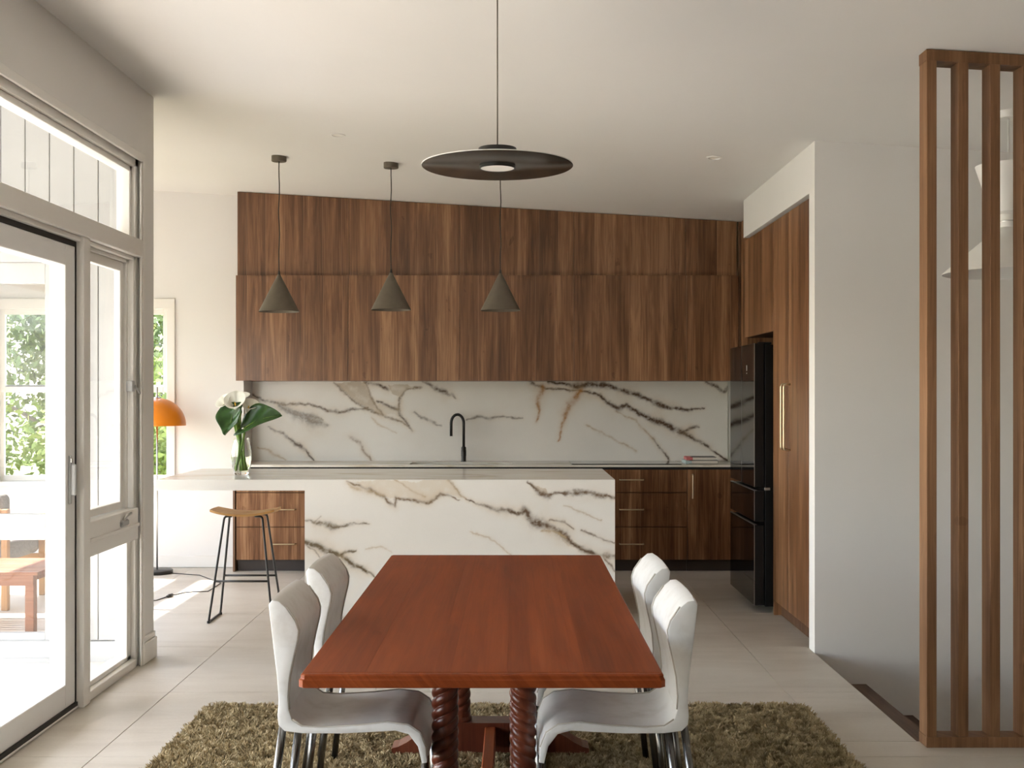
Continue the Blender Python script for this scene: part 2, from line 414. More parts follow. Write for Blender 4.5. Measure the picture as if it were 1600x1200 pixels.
# floor with single tiles
flo = st(box('floor', (XA-.1, XR, YR, YK+.1, -.14, -.004), M['grout']))
flo2 = boxes('landing_slab', [(XR, XRW, YR, 4.97, -.14, -.004)], M['grout'], flo)
TS, TX0, TY0 = 1.0333, -1.735, 4.757
cache = {}
def tile(x0, x1, y0, y1):
    g = .0016; k = (round(x1-x0, 3), round(y1-y0, 3))
    if k[0] < .03 or k[1] < .03: return
    if k not in cache:
        o = box('floor_tile', (x0+g, x1-g, y0+g, y1-g, -.012, 0), M['tile'], flo, .0008); cache[k] = o.data
    else:
        o = bpy.data.objects.new('floor_tile', cache[k]); COL.objects.link(o); _place(o, ((x0+x1)/2, (y0+y1)/2, -.012), flo)
xs = [TX0+TS*i for i in range(-3, 8)]; ys = [TY0+TS*j for j in range(-9, 6)]
for j in range(len(ys)-1):
    for i in range(len(xs)-1):
        rects = [(xs[i], xs[i+1], ys[j], ys[j+1])]
        def split(rs, ax, v):
            out = []
            for r in rs:
                a, b = (r[0], r[1]) if ax == 0 else (r[2], r[3])
                if a < v < b:
                    out += [(r[0], v, r[2], r[3]), (v, r[1], r[2], r[3])] if ax == 0 else [(r[0], r[1], r[2], v), (r[0], r[1], v, r[3])]
                else: out.append(r)
            return out
        if xs[i] < XL: rects = split(rects, 1, YE)
        if xs[i+1] > XR: rects = split(rects, 1, 4.97)
        for r in rects:
            x0, x1, y0, y1 = r; cy = (y0+y1)/2
            lx = XA if cy > YE else XL-.02; hx = XRW if cy < 4.97 else (XR if cy < YS else 1.9)
            x0, x1 = max(x0, lx), min(x1, hx); y0, y1 = max(y0, YR), min(y1, YK)
            if x1-x0 > .03 and y1-y0 > .03: tile(x0, x1, y0, y1)
# ceiling: one plane falling gently to the right
def ceil_slab(name, x0, x1, y0, y1, t=.12):
    return prism(name, [(x0, ceil_z(x0)), (x1, ceil_z(x1)), (x1, ceil_z(x1)+t), (x0, ceil_z(x0)+t)], 'y', y0, y1, M['ceil'])
st(ceil_slab('ceiling', XA-.12, XRW+.1, YR-.1, YK+.12))
def wbox(x0, x1, y0, y1, z0=0, z1=None):
    return (x0, x1, y0, y1, z0, z1 if z1 is not None else ceil_z(min(x0, x1))+.02)
OY0, OY1, OZ = 1.6, 6.366, 2.79          # big joinery opening in the left wall
RY0, RY1, RZ = .2, 1.2, 2.5            # unseen glazed opening beside the viewer, added for light
st(boxes('wall_left', [wbox(XLO, XL, OY1, YE), wbox(XLO, XL, OY0, OY1, OZ), wbox(XLO, XL, RY1, OY0), wbox(XLO, XL, RY0, RY1, RZ), wbox(XLO, XL, YR, RY0)], M['wall']))
st(boxes('wall_rear', [wbox(XLO, XRW+.1, YR-.12, YR)], M['wall']))
st(boxes('wall_right', [wbox(XRW, XRW+.1, YR, YS+.12, -2.8)], M['wall']))
st(boxes('wall_stair', [wbox(XR, XRW, YS, YS+.12, -2.8)], M['wall']))
st(boxes('wall_kitchen', [wbox(-2.34, 2.5, YK, YK+.12), wbox(2.38, 2.5, YS+.12, YK)], M['wall']))
WX0, WX1, WZ0, WZ1 = -4.47, -2.99, .74, 2.24
st(boxes('wall_back', [wbox(WX1, -2.34, YB, YK+.12), wbox(XA, WX0, YB, YB+.14), wbox(WX0, WX1, YB, YB+.14, 0, WZ0), wbox(WX0, WX1, YB, YB+.14, WZ1)], M['wall']))
SZ = (.06, 2.32)                         # side-room left window
st(boxes('wall_alcove', [wbox(XA-.12, XA, 6.46, 6.95), wbox(XA-.12, XA, 9.6, YB+.14), wbox(XA-.12, XA, 6.95, 9.6, 0, SZ[0]), wbox(XA-.12, XA, 6.95, 9.6, SZ[1])], M['wall']))
# pillar end and bulkhead over the tall cabinets
st(boxes('wall_bulkhead', [(XR, 2.4, YS+.12, 8.74, 2.68, ceil_z(XR)+.05), (XR, 2.4, YS+.12, 6.793, 0, 2.68)], M['wall']))
# skirting boards
def skirt(name, poly_boxes): return st(boxes(name, poly_boxes, M['trim'], bev=.004))
skirt('baseboard_left', [(XL-.001, XL+.016, OY1, YE+.016, 0, .115), (XLO, XL+.012, YE, YE+.016, 0, .115), (XL, XL+.008, OY1, YE+.008, .115, .15)])
skirt('baseboard_back', [(XA, -2.38, YB-.016, YB, 0, .10)])
skirt('baseboard_rear', [(XL, XRW, YR, YR+.016, 0, .11)])
# stair going down behind the screen
stw = struct_empty('stair', (XR, 5.8, -.3))
for k in range(12):
    x0 = XR+.0+.27*k; z = -.18*(k+1)
    box('tread', (x0, min(x0+.30, XRW-.002), 4.97, YS, z-.035, z), M['stair'], stw, .004)
    box('riser', (x0-.012, x0+.012, 4.97, YS, z, z+.15), M['stair'], stw)
box('void_side', (XR-.3, XRW, 4.85, 4.97, -2.8, -.14), M['wall'], stw)
st(box('floor_lower', (XR, XRW, 4.9, YS, -2.9, -2.8), M['tile']))
# -------- joinery of the left wall: door + transom + casement
d1 = struct_empty('door_1', (XL, 4.0, 0)); JY0, JY1 = 5.50, 5.585     # mullion between the door and the side window
def j(name, b, mat=M['trim'], parent=d1, bev=.003): return box(name, b, mat, parent, bev)
fr = [(XLO-.01, XL+.012, OY0, OY1, 2.25, 2.345), (XLO+.02, XL+.004, JY0, JY1, .0, 2.25), (XLO+.04, XL-.02, OY0, OY1, 2.745, OZ), (XLO+.04, XL-.02, OY1-.05, OY1, .0, OZ), (XLO-.01, XL, OY0, OY0+.05, 0, OZ)]
for b in fr: j('frame_member', b)
for b in [(XL-.002, XL+.014, OY0-.02, OY1+.022, OZ-.012, OZ+.03), (XL-.002, XL+.014, OY1-.016, OY1+.022, 0, OZ)]: j('architrave', b)
j('architrave', (XL-.001, XL+.009, OY1-.032, OY1-.018, 0, OZ-.02))
# transom light
for b in [(XLO+.03, XL-.04, OY0+.05, OY1-.05, 2.715, 2.745), (XLO+.03, XL-.04, OY0+.05, OY1-.05, 2.345, 2.362), (XLO+.03, XL-.04, OY1-.08, OY1-.05, 2.345, 2.745)]: j('glazing_bead', b)
j('pane', (XLO+.055, XLO+.061, OY0+.05, OY1-.05, 2.345, 2.745), M['glass'], d1, 0)
# sliding leaf
LX0, LX1 = XLO+.03, XL-.035
leaf = j('door_leaf', (LX0, LX1, 5.375, 5.49, .03, 2.20), M['leafpaint'])
for b in ((LX0, LX1, OY0+.05, 5.375, 2.10, 2.20), (LX0, LX1, OY0+.05, 5.375, .03, .14), (LX0, LX1, OY0+.05, OY0+.17, .14, 2.10)): j('door_leaf', b, M['leafpaint'])
j('pane', (LX0+.035, LX0+.041, OY0+.17, 5.375, .14, 2.10), M['glass'], d1, 0)
j('gasket', (LX1-.012, LX1+.003, 5.489, 5.501, .0, 2.225), M['gasket'], d1, 0); j('gasket', (LX1-.012, LX1+.003, OY0, 5.5, 2.200, 2.2255), M['gasket'], d1, 0)
j('head_track', (XLO-.01, XL-.01, OY0, 5.5, 2.225, 2.25)); j('gasket', (LX1-.004, LX1+.010, OY0, 5.5, .006, .030), M['gasket'], d1, 0)
j('sill_track', (XLO-.06, XL-.022, OY0, 5.5, .0, .012), M['trim'])
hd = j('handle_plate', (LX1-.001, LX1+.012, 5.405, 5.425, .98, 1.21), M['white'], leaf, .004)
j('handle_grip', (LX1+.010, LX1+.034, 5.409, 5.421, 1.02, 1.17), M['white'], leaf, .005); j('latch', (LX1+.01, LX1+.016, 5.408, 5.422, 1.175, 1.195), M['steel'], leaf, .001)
# casement and fixed light beside the door
w1 = struct_empty('window_1', (XL, 5.95, 0)); CY0, CY1 = JY1, OY1-.05
def jw(name, b, mat=M['trim'], bev=.003, parent=w1): return box(name, b, mat, parent, bev)
jw('rail', (XLO, XL-.002, CY0, CY1, .705, .875)); jw('sill', (XLO-.02, XL-.012, CY0, CY1, 0, .045)); jw('bottom_bead', (XLO+.03, XL-.045, CY0, CY1, .045, .07))
jw('rail_ledge', (XL-.03, XL+.006, CY0, CY1, .775, .795))
for k, (d, zz) in enumerate([(.0, 0), (.03, .012)]):
    jw('jamb_step', (XLO+.02+d, XL-.02-k*.025, CY1-.028-d*1.4, CY1-d*1.4, .875, 2.25-zz)); jw('head_step', (XLO+.02+d, XL-.02-k*.025, CY0, CY1, 2.23-k*.02, 2.25-k*.02))
sy1 = CY1-.075; SX0, SX1 = XLO+.045, XL-.06
for b in [(SX0, SX1, CY0+.012, CY0+.05, .88, 2.21), (SX0, SX1, sy1-.045, sy1, .88, 2.21), (SX0, SX1, CY0+.05, sy1-.045, 2.16, 2.21), (SX0, SX1, CY0+.05, sy1-.045, .88, .92)]: jw('sash', b)
jw('pane', (SX0+.03, SX0+.036, CY0+.05, sy1-.045, .92, 2.16), M['glass'], 0)
jw('pane', (SX0+.03, SX0+.036, CY0, CY1-.05, .07, .705), M['glass'], 0)
jw('side_bead', (XLO+.03, XL-.045, CY1-.06, CY1, .045, .705)); jw('side_bead', (XLO+.03, XL-.045, CY0, CY0+.02, .045, .705))
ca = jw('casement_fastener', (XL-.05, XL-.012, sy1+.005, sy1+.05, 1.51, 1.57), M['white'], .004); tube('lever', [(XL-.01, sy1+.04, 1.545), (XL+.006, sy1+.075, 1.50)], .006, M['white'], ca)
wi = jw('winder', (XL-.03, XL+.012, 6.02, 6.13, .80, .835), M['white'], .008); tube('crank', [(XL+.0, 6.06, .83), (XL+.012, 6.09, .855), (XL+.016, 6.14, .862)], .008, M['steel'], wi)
# glazing beside the viewer (out of the frame, added to let in more light)
w2 = struct_empty('added_light_window', (XL, -.35, 0))
for y in (RY0, .67, RY1-.06): box('mullion', (XLO, XL, y, y+.06, 0, RZ), M['trim'], w2)
for z in (0, RZ-.06): box('rail', (XLO, XL, RY0, RY1, z, z+.06), M['trim'], w2)
box('pane', (XLO+.05, XLO+.056, RY0, RY1, .06, RZ-.06), M['glass'], w2)
# -------- boarded outer wall of the side room, facing the deck
DX0, DX1, DZ = -4.42, -2.42, 2.36
bw = st(boxes('wall_deck', [(XA, DX0, 6.49, YE, -.25, 3.45), (DX0, DX1, 6.49, YE, DZ, 3.45), (DX1, XLO, 6.49, YE, -.25, 3.4), (XA, XLO, 6.49, YE, -.25, 0)], M['wall']))
x = XLO-.002; k = 0
while x > XA-.1:
    x2 = max(x-.137, XA-.12); cx = (x+x2)/2
    z0 = DZ+.02 if DX0 < cx < DX1+.0 else .115
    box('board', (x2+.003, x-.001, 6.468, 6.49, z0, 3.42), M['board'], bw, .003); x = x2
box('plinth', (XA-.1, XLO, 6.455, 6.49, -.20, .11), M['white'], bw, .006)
d2 = struct_empty('door_2', (-3.4, 6.5, 0))
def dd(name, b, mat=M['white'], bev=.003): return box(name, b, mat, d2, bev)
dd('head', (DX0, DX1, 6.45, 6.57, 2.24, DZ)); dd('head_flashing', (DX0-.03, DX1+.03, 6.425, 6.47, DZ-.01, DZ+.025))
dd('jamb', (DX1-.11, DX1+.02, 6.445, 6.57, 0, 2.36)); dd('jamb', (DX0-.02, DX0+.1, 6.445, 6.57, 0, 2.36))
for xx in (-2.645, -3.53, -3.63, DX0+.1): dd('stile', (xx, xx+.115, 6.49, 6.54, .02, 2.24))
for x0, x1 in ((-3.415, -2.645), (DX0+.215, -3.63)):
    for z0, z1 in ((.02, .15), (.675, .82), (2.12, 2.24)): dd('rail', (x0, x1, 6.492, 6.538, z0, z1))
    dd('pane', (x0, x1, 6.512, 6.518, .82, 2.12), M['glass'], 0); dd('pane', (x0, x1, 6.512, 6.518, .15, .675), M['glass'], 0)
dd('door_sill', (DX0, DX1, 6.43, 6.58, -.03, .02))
# windows of the side room
def sash_window(name, x0, x1, z0, z1, y):
    r = struct_empty(name, ((x0+x1)/2, y, z0))
    def q(n, b, mat=M['trim']): return box(n, b, mat, r, .003)
    q('architrave', (x0-.06, x0+.012, y-.018, y, z0-.03, z1+.08)); q('architrave', (x1-.012, x1+.06, y-.018, y, z0-.03, z1+.08)); q('architrave', (x0-.06, x1+.06, y-.02, y, z1-.012, z1+.08))
    q('sill_board', (x0-.08, x1+.08, y-.05, y+.02, z0-.035, z0)); zm = 1.53
    for a, b, yy, t in ((zm-.02, z1, y+.03, .055), (z0, zm+.045, y+.07, .03)):
        q('sash_stile', (x0, x0+t, yy, yy+.035, a, b)); q('sash_stile', (x1-t, x1, yy, yy+.035, a, b))
        q('sash_rail', (x0+t, x1-t, yy, yy+.035, b-.055, b)); q('sash_rail', (x0+t, x1-t, yy, yy+.035, a, a+.05))
        q('pane', (x0+t, x1-t, yy+.014, yy+.019, a+.05, b-.055), M['glass'])
    return r
sash_window('window_3', WX0, WX1, WZ0, WZ1, YB)
w4 = struct_empty('window_4', (XA, 8.3, SZ[0]))
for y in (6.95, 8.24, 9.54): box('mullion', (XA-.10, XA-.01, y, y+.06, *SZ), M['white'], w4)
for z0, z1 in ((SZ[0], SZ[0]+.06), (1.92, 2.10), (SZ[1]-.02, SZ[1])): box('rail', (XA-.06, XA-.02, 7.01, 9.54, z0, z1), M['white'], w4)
box('pane', (XA-.05, XA-.044, 7.01, 9.54, SZ[0], SZ[1]), M['glass'], w4)
# outside: deck, added roof over it, ground
st(box('deck_floor', (-9, XLO, -7, 6.49, -.26, -.05), M['deck']))
st(box('ground', (-60, 60, -40, 90, -1.9, -1.6), M['ground']))
st(prism('added_shade_roof', [(XLO, 3.46), (-4.75, 2.52), (-4.75, 2.62), (XLO, 3.58)], 'y', -7, 6.46, M['white']))  # out of view, added to block direct sun from the dining floor

# ================================================================== KITCHEN
YF = 9.70; BZ = .90               # front of the base cabinets, worktop height
kw = M['walnut']
def bar_handle(p0, p1, parent, out=(0, -1, 0), r=.0055, mat=None):
    mat = mat or M['brass']; a, b, o = Vector(p0), Vector(p1), Vector(out)
    return tube('handle', round_path([a, a+o*.03, b+o*.03, b], .012, 4), r, mat, parent, 8)
def cabinet(name, label, x0, x1, kind, hx=None, end=None):
    t = thing(name, label, 'cabinet', ((x0+x1)/2, YF+.3, 0), 'base cabinets under the back worktop')
    box('body', (x0, x1, YF+.02, YK-.01, .10, BZ-(.24 if name == 'sink_cabinet' else .035)), M['walnut_edge'], t)
    box('kickboard', (x0, x1, YF+.055, YF+.075, 0, .10), M['kick'], t)
    if kind == 'drawers':
        for z0, z1 in ((.10, .375), (.379, .665), (.669, BZ-.04)):
            d = box('drawer_front', (x0+.0015, x1-.0015, YF, YF+.019, z0, z1-.002), M['walnut_base'], t, .001)
            hz = {.10: .235, .379: .525, .669: .775}[z0]
            bar_handle((hx-.10, YF, hz), (hx+.10, YF, hz), d)
    elif kind == 'door':
        d = box('cabinet_door', (x0+.0015, x1-.0015, YF, YF+.019, .10, BZ-.04), M['walnut_base'], t, .001)
        if hx is not None: bar_handle((hx, YF, .62), (hx, YF, .82), d)
    if end is not None: box('end_panel', (end, end+.018, YF-.002, YB-.002, 0, BZ-.035), M['walnut_edge'], t, .001)
    return t
cabinet('drawer_cabinet', 'walnut drawer cabinet with brass handles behind the bar stool, left end of the worktop', -2.345, -1.545, 'drawers', -1.945, -2.372)
cabinet('sink_cabinet', 'walnut sink base cabinet under the black tap, hidden behind the island', -.90, .52, 'door')
cabinet('drawer_cabinet', 'dark walnut cabinet with three drawers right of the marble island', .523, 1.453, 'drawers', .985)
cabinet('door_cabinet', 'walnut single door base cabinet with upright handle, next to the black fridge', 1.456, 1.90, 'door', 1.498)
dw = thing('dishwasher', 'black dishwasher under the back worktop left of the tap', 'dishwasher', (-1.22, YF+.3, 0))
box('body', (-1.54, -.905, YF+.02, YK-.02, .1, BZ-.035), M['black_side'], dw); box('dishwasher_door', (-1.54, -.905, YF-.002, YF+.02, .1, BZ-.042), M['black_gloss'], dw, .002); box('kickboard', (-1.54, -.905, YF+.055, YF+.075, 0, .1), M['kick'], dw)
# worktop with sink cut-out and splashback
SX0_, SX1_, SY0, SY1 = -.895, -.02, 9.80, 10.10
wt = thing('kitchen_worktop', 'thin pale stone worktop along the back wall with undermount sink', 'worktop', (-.2, YF+.3, BZ-.02))
boxes('slab', [(-2.375, SX0_, YF-.012, YK-.001, BZ-.018, BZ), (SX1_, 1.90, YF-.012, YK-.001, BZ-.018, BZ), (SX0_, SX1_, YF-.012, SY0, BZ-.018, BZ), (SX0_, SX1_, SY1, YK-.001, BZ-.018, BZ)], M['marble_top'], wt)
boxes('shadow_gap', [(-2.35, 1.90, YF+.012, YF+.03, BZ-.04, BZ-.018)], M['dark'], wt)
sk = thing('sink', 'brushed steel undermount sink below the black tap', 'sink', ((SX0_+SX1_)/2, 9.95, BZ-.22))
boxes('basin', [(SX0_-.01, SX1_+.01, SY0-.01, SY1+.01, BZ-.22, BZ-.21), (SX0_-.012, SX0_, SY0-.01, SY1+.01, BZ-.21, BZ-.019), (SX1_, SX1_+.012, SY0-.01, SY1+.01, BZ-.21, BZ-.019), (SX0_, SX1_, SY0-.012, SY0, BZ-.21, BZ-.019), (SX0_, SX1_, SY1, SY1+.012, BZ-.21, BZ-.019)], M['steel'], sk)
lathe('drain', [(.0, BZ-.2085), (.04, BZ-.2085), (.045, BZ-.21)], (-.45, 9.95), M['black_metal'], sk, 24)
DS = YK-.012
spl_v = [
 ([(386, 614, 1.2), (412, 625, 1.6), (440, 633, 2), (470, 631, 1.6), (500, 637, 1.6), (530, 643, 1.8), (560, 640, 1.6), (575, 637, 1)], DK, .85),
 ([(438, 636, 2), (465, 650, 6), (490, 660, 7), (512, 666, 2)], GR, .75), ([(455, 642, 1), (485, 650, 3), (505, 658, 1)], GR, .6),
 ([(418, 667, 1.2), (445, 678, 2), (470, 697, 2.6), (494, 720, 1.2)], DK, .95), ([(402, 700, 1), (425, 707, 2), (445, 717, 1)], TN, .6),
 ([(548, 682, 2.4), (560, 690, 2), (570, 706, 2), (579, 720, 1.2)], (.26, .16, .09), .9),
 ([(523, 597, 1.4), (550, 625, 1.8), (575, 640, 1.6), (597, 648, 1.4), (622, 657, 1.6), (645, 673, 1)], (.20, .13, .07), .85),
 ([(569, 597, 1), (580, 622, 1.4), (597, 648, 1.4)], (.25, .17, .1), .75), ([(572, 598, 2.2), (590, 600, 2), (606, 607, 2)], DK, .9),
 ([(588, 625, 1.4), (610, 634, 2), (624, 638, 2.6), (627, 652, 1.6), (642, 671, 1.6)], DK, .8), ([(624, 636, 1.8), (626, 621, 1.4), (636, 609, 1.4), (655, 606, 1.8)], (.22, .15, .09), .85),
 ([(660, 597, 1.4), (678, 605, 3), (694, 612, 3.4), (714, 624, 1)], DK, .85), ([(645, 644, 1.2), (660, 653, 2), (690, 664, 1)], GR, .7),
 ([(728, 656, .9), (745, 653, 1.8), (762, 652, 2), (785, 650, 1.6), (815, 652, .8)], GR, .7),
 ([(826, 596, 1.6), (836, 602, 2.2), (860, 607, 1.4), (882, 611, 1.4), (905, 607, 1.2)], DK, .85),
 ([(858, 596, 1.6), (890, 602, 3), (922, 600, 4.6), (950, 603, 3.4), (985, 613, 2.6), (1015, 626, 2.6), (1042, 637, 2.4), (1072, 641, 2), (1100, 637, 1)], DK, 1),
 ([(905, 609, 1.2), (938, 618, 1.6), (955, 632, 2.4), (966, 639, 4), (976, 632, 2), (998, 645, 3), (1035, 659, 3.6), (1060, 673, 3.8), (1088, 688, 2.2), (1112, 702, 1.6), (1138, 721, 1.6)], DK, 1),
 ([(1066, 676, 1.6), (1080, 669, 2), (1092, 668, 1)], DK, .8), ([(848, 604, 3.4), (843, 625, 2.8), (838, 658, 1)], RU, .8), ([(907, 609, 3), (890, 632, 4), (880, 655, 2), (871, 688, .9)], RU, .85),
 ([(1020, 687, 1.2), (1034, 704, 1.5), (1046, 721, 1.5)], DK, .85), ([(963, 644, .9), (995, 656, 1.4), (1020, 687, 1)], TN, .6), ([(916, 664, .9), (950, 681, 1.3), (992, 705, .8)], TN, .65),
 ([(1104, 597, 1.4), (1118, 603, 2.4), (1132, 612, 2), (1140, 602, 2)], DK, .8), ([(580, 652, .8), (605, 668, 1.2), (620, 678, .7)], TN, .5)]
spl_p = [([(525, 597), (569, 597), (580, 622), (597, 648), (575, 638), (552, 624)], (.50, .40, .28), .75), ([(606, 600), (640, 603), (652, 606), (636, 610), (626, 620), (612, 612)], (.52, .43, .31), .7), ([(582, 628), (624, 637), (628, 652), (612, 645), (597, 648)], (.60, .52, .40), .45)]
sp = stone('marble_splashback', -2.338, 1.90, BZ+.001, 1.62, DS, .011, DS, spl_v, spl_p, .005, None)
tag(sp, 'white marble splashback with brown veins between worktop and wall cabinets', 'splashback')
# tap
TXp, TYp = -.449, 10.17
tp = thing('kitchen_tap', 'black gooseneck kitchen tap standing behind the sink', 'tap', (TXp, TYp, BZ))
lathe('tap_body', [(.026, BZ), (.026, BZ+.004), (.021, BZ+.006), (.021, BZ+.125), (.017, BZ+.13), (.013, BZ+.134)], (TXp, TYp), M['black_metal'], tp, 24)
arc = [(TXp, TYp, BZ+.12), (TXp, TYp, BZ+.34)]
for k in range(1, 13):
    q = math.pi*k/12; arc.append((TXp-.055+.055*math.cos(q), TYp-.012*k/12, BZ+.34+.075*math.sin(q)))
arc.append((TXp-.110, TYp-.012, BZ+.225)); tube('spout', arc, .0125, M['black_metal'], tp, 14)
tube('lever', [(TXp, TYp-.015, BZ+.085), (TXp+.002, TYp-.05, BZ+.09)], .009, M['black_metal'], tp, 10); lathe('lever_ring', [(.0225, BZ+.05), (.0225, BZ+.1)], (TXp, TYp), M['black_metal'], tp, 24)
# cooktop and books
ck = thing('cooktop', 'flat black glass cooktop set on the worktop left of the books', 'cooktop', (.95, 9.97, BZ))
box('glass_plate', (.482, 1.412, 9.735, 10.20, BZ, BZ+.006), M['black_gloss'], ck, .002)
for (x_, y_, r_) in ((.68, 9.85, .08), (.68, 10.08, .09), (1.2, 9.85, .09), (1.2, 10.08, .07)):
    lathe('zone_ring', [(r_, BZ+.0061), (r_, BZ+.0064), (r_+.003, BZ+.0064), (r_+.003, BZ+.0061)], (x_, y_), M['steel'], ck, 32, closed=True)
def book(label, x0, x1, y0, y1, z0, z1, cover, rz):
    t = thing('book', label, 'book', ((x0+x1)/2, (y0+y1)/2, z0), 'books on the worktop')
    box('page_block', (x0+.012, x1-.004, y0+.003, y1-.003, z0+.003, z1-.003), M['paper'], t)
    box('cover', (x0+.03, x1, y0, y1, z0, z0+.003), M['darkcover'], t); box('cover', (x0+.03, x1, y0, y1, z1-.003, z1), M['darkcover'], t)
    bm = bmesh.new(); add_box(bm, (x0, x0+.055, y0-.001, y1+.001, z0-.0002, z1+.0004), .006, 2); bm_obj('spine', bm, cover, t)
    t.rotation_euler.z = R(rz); return t
book('pale book with a light blue grey spine, lower of the two by the fridge', 1.455, 1.735, 9.83, 10.03, BZ, BZ+.030, M['teal'], 2)
book('pink spined book lying on top of the pale book by the fridge', 1.47, 1.725, 9.835, 10.02, BZ+.0302, BZ+.058, M['pink'], -1)
# wall cabinets: two rows
def wall_cab(name, label, x0, x1, yf, z0, z1f, row, filler=False):
    t = thing(name, label, 'cabinet', ((x0+x1)/2, yf+.3, z0), row)
    xa, xb = x0+.0012, x1-.0012
    poly = [(xa, z0), (xb, z0), (xb, z1f(xb)), (xa, z1f(xa))]
    prism('cabinet_door', poly, 'y', yf, yf+.019, kw, t)
    prism('body', [(x0, z0+.002), (x1, z0+.002), (x1, z1f(x1)-.002), (x0, z1f(x0)-.002)], 'y', yf+.0195, YK-.013 if x0 > -2.33 else YK-.013, M['walnut_edge'], t)
    return t
ux = [(q-CX)*9.66/FPX for q in (368, 544, 718, 897, 1073, 1153)]; ux[0] = -2.338; ux[-1] = 1.878
names = ['above the vase of lilies, leftmost', 'left of the middle, behind the middle cone pendant', 'above the tap, behind the third cone pendant', 'above the cooktop, right of the three cone pendants', 'narrow one at the right end above the books']
for i in range(5):
    wall_cab('wall_cabinet', 'lower row walnut wall cabinet, ' + names[i], ux[i], ux[i+1], 9.66, 1.608, lambda x: 2.492, 'lower row of walnut wall cabinets')
names2 = ['leftmost, tallest, behind the first pendant cord', 'behind the middle pendant cord', 'behind the hanging disc lamp', 'right of the disc lamp', 'narrow one in the right corner']
for i in range(5):
    wall_cab('top_cabinet', 'upper row walnut cabinet under the sloping ceiling, ' + names2[i], ux[i], ux[i+1], 9.715, 2.496, lambda x: ceil_z(x)-.004, 'upper row of walnut cabinets')
# tall cabinets and fridge on the right
XT = 1.757
tc = thing('tall_cabinet', 'tall walnut pantry with a pair of long brass handles beside the fridge', 'cabinet', (2.05, 7.33, 0))
box('body', (XT+.02, 2.37, 6.795, 7.815, .10, 2.675), M['walnut_edge'], tc); box('kickboard', (XT+.05, XT+.07, 6.795, 7.815, 0, .10), M['walnut_edge'], tc); box('filler', (XT, XT+.02, 6.795, 6.855, .1, 2.665), kw, tc)
for y0, y1, hy in ((6.857, 7.383, 7.345), (7.387, 7.80, 7.425)):
    d = box('cabinet_door', (XT, XT+.019, y0, y1, .10, 2.665), kw, tc, .001)
    tube('handle', round_path([(XT, hy, 1.14), (XT-.04, hy, 1.14), (XT-.04, hy, 1.56), (XT, hy, 1.56)], .02, 4), .007, M['brass'], d, 8)
box('side_panel', (XT, 2.37, 7.802, 7.822, 0, 2.665), M['walnut'], tc)
oc = thing('overhead_cabinet', 'walnut cabinet filling the space above the black fridge', 'cabinet', (2.05, 8.3, 1.925))
box('body', (XT+.02, 2.37, 7.825, 8.80, 1.925, 2.675), M['walnut_edge'], oc); box('cabinet_door', (XT, XT+.019, 7.825, 8.798, 1.925, 2.665), kw, oc, .001)
fp = thing('corner_panel', 'dark walnut panel in the corner between fridge and wall cabinets', 'panel', (2.1, 9.3, 0))
box('panel_board', (1.902, 1.925, 8.825, 9.69, 0, ceil_z(1.9)-.012), kw, fp); box('panel_edge', (XT+.02, 2.37, 8.802, 8.822, 0, 2.67), kw, fp); box('panel_return', (1.882, 1.902, 9.66, 9.70, 1.608, ceil_z(1.9)-.012), M['walnut_edge'], fp)
FX, FY0, FY1, FZ = 1.64, 7.885, 8.755, 1.845
fg = thing('fridge', 'tall glossy black fridge with double doors standing in the walnut niche', 'fridge', (2.0, 8.32, 0))
box('body', (FX+.075, 2.33, FY0+.005, FY1-.005, .04, FZ-.01), M['black_side'], fg, .004)
ym = (FY0+FY1)/2
def fdoor(y0, y1, z0, z1, nm='fridge_door'):
    d = box(nm, (FX+.004, FX+.068, y0, y1, z0, z1), M['black_side'], fg, .003); box('glass_face', (FX, FX+.004, y0+.003, y1-.003, z0+.003, z1-.003), M['black_gloss'], d)
    boxes('edge_strip', [(FX-.0005, FX+.003, y0-.0008, y0+.0015, z0, z1)], M['steel'], d); return d
fd = fdoor(FY0, ym-.003, .86, FZ); fdoor(ym+.003, FY1, .86, FZ)
for z0, z1 in ((.625, .835), (.05, .60)):
    d = fdoor(FY0, FY1, z0, z1, 'freezer_drawer'); box('drawer_lip', (FX-.001, FX+.02, FY0, FY1, z1, z1+.004), M['steel'], d, .001)
box('display_mark', (FX-.0006, FX+.001, 8.13, 8.145, 1.66, 1.70), M['diffuser'], fd); box('display_dot', (FX-.0006, FX+.001, 8.128, 8.147, 1.64, 1.647), M['diffuser'], fd)
for y in (FY0+.06, FY1-.06): lathe('foot', [(.025, 0), (.025, .042)], (1.85, y), M['black_side'], fg, 16)
box('hinge', (FX+.03, FX+.12, FY0+.002, FY0+.05, FZ-.009, FZ+.008), M['black_side'], fg, .003); box('hinge', (FX+.07, FX+.11, FY0-.004, FY0+.01, .838, .856), M['steel'], fg, .002)

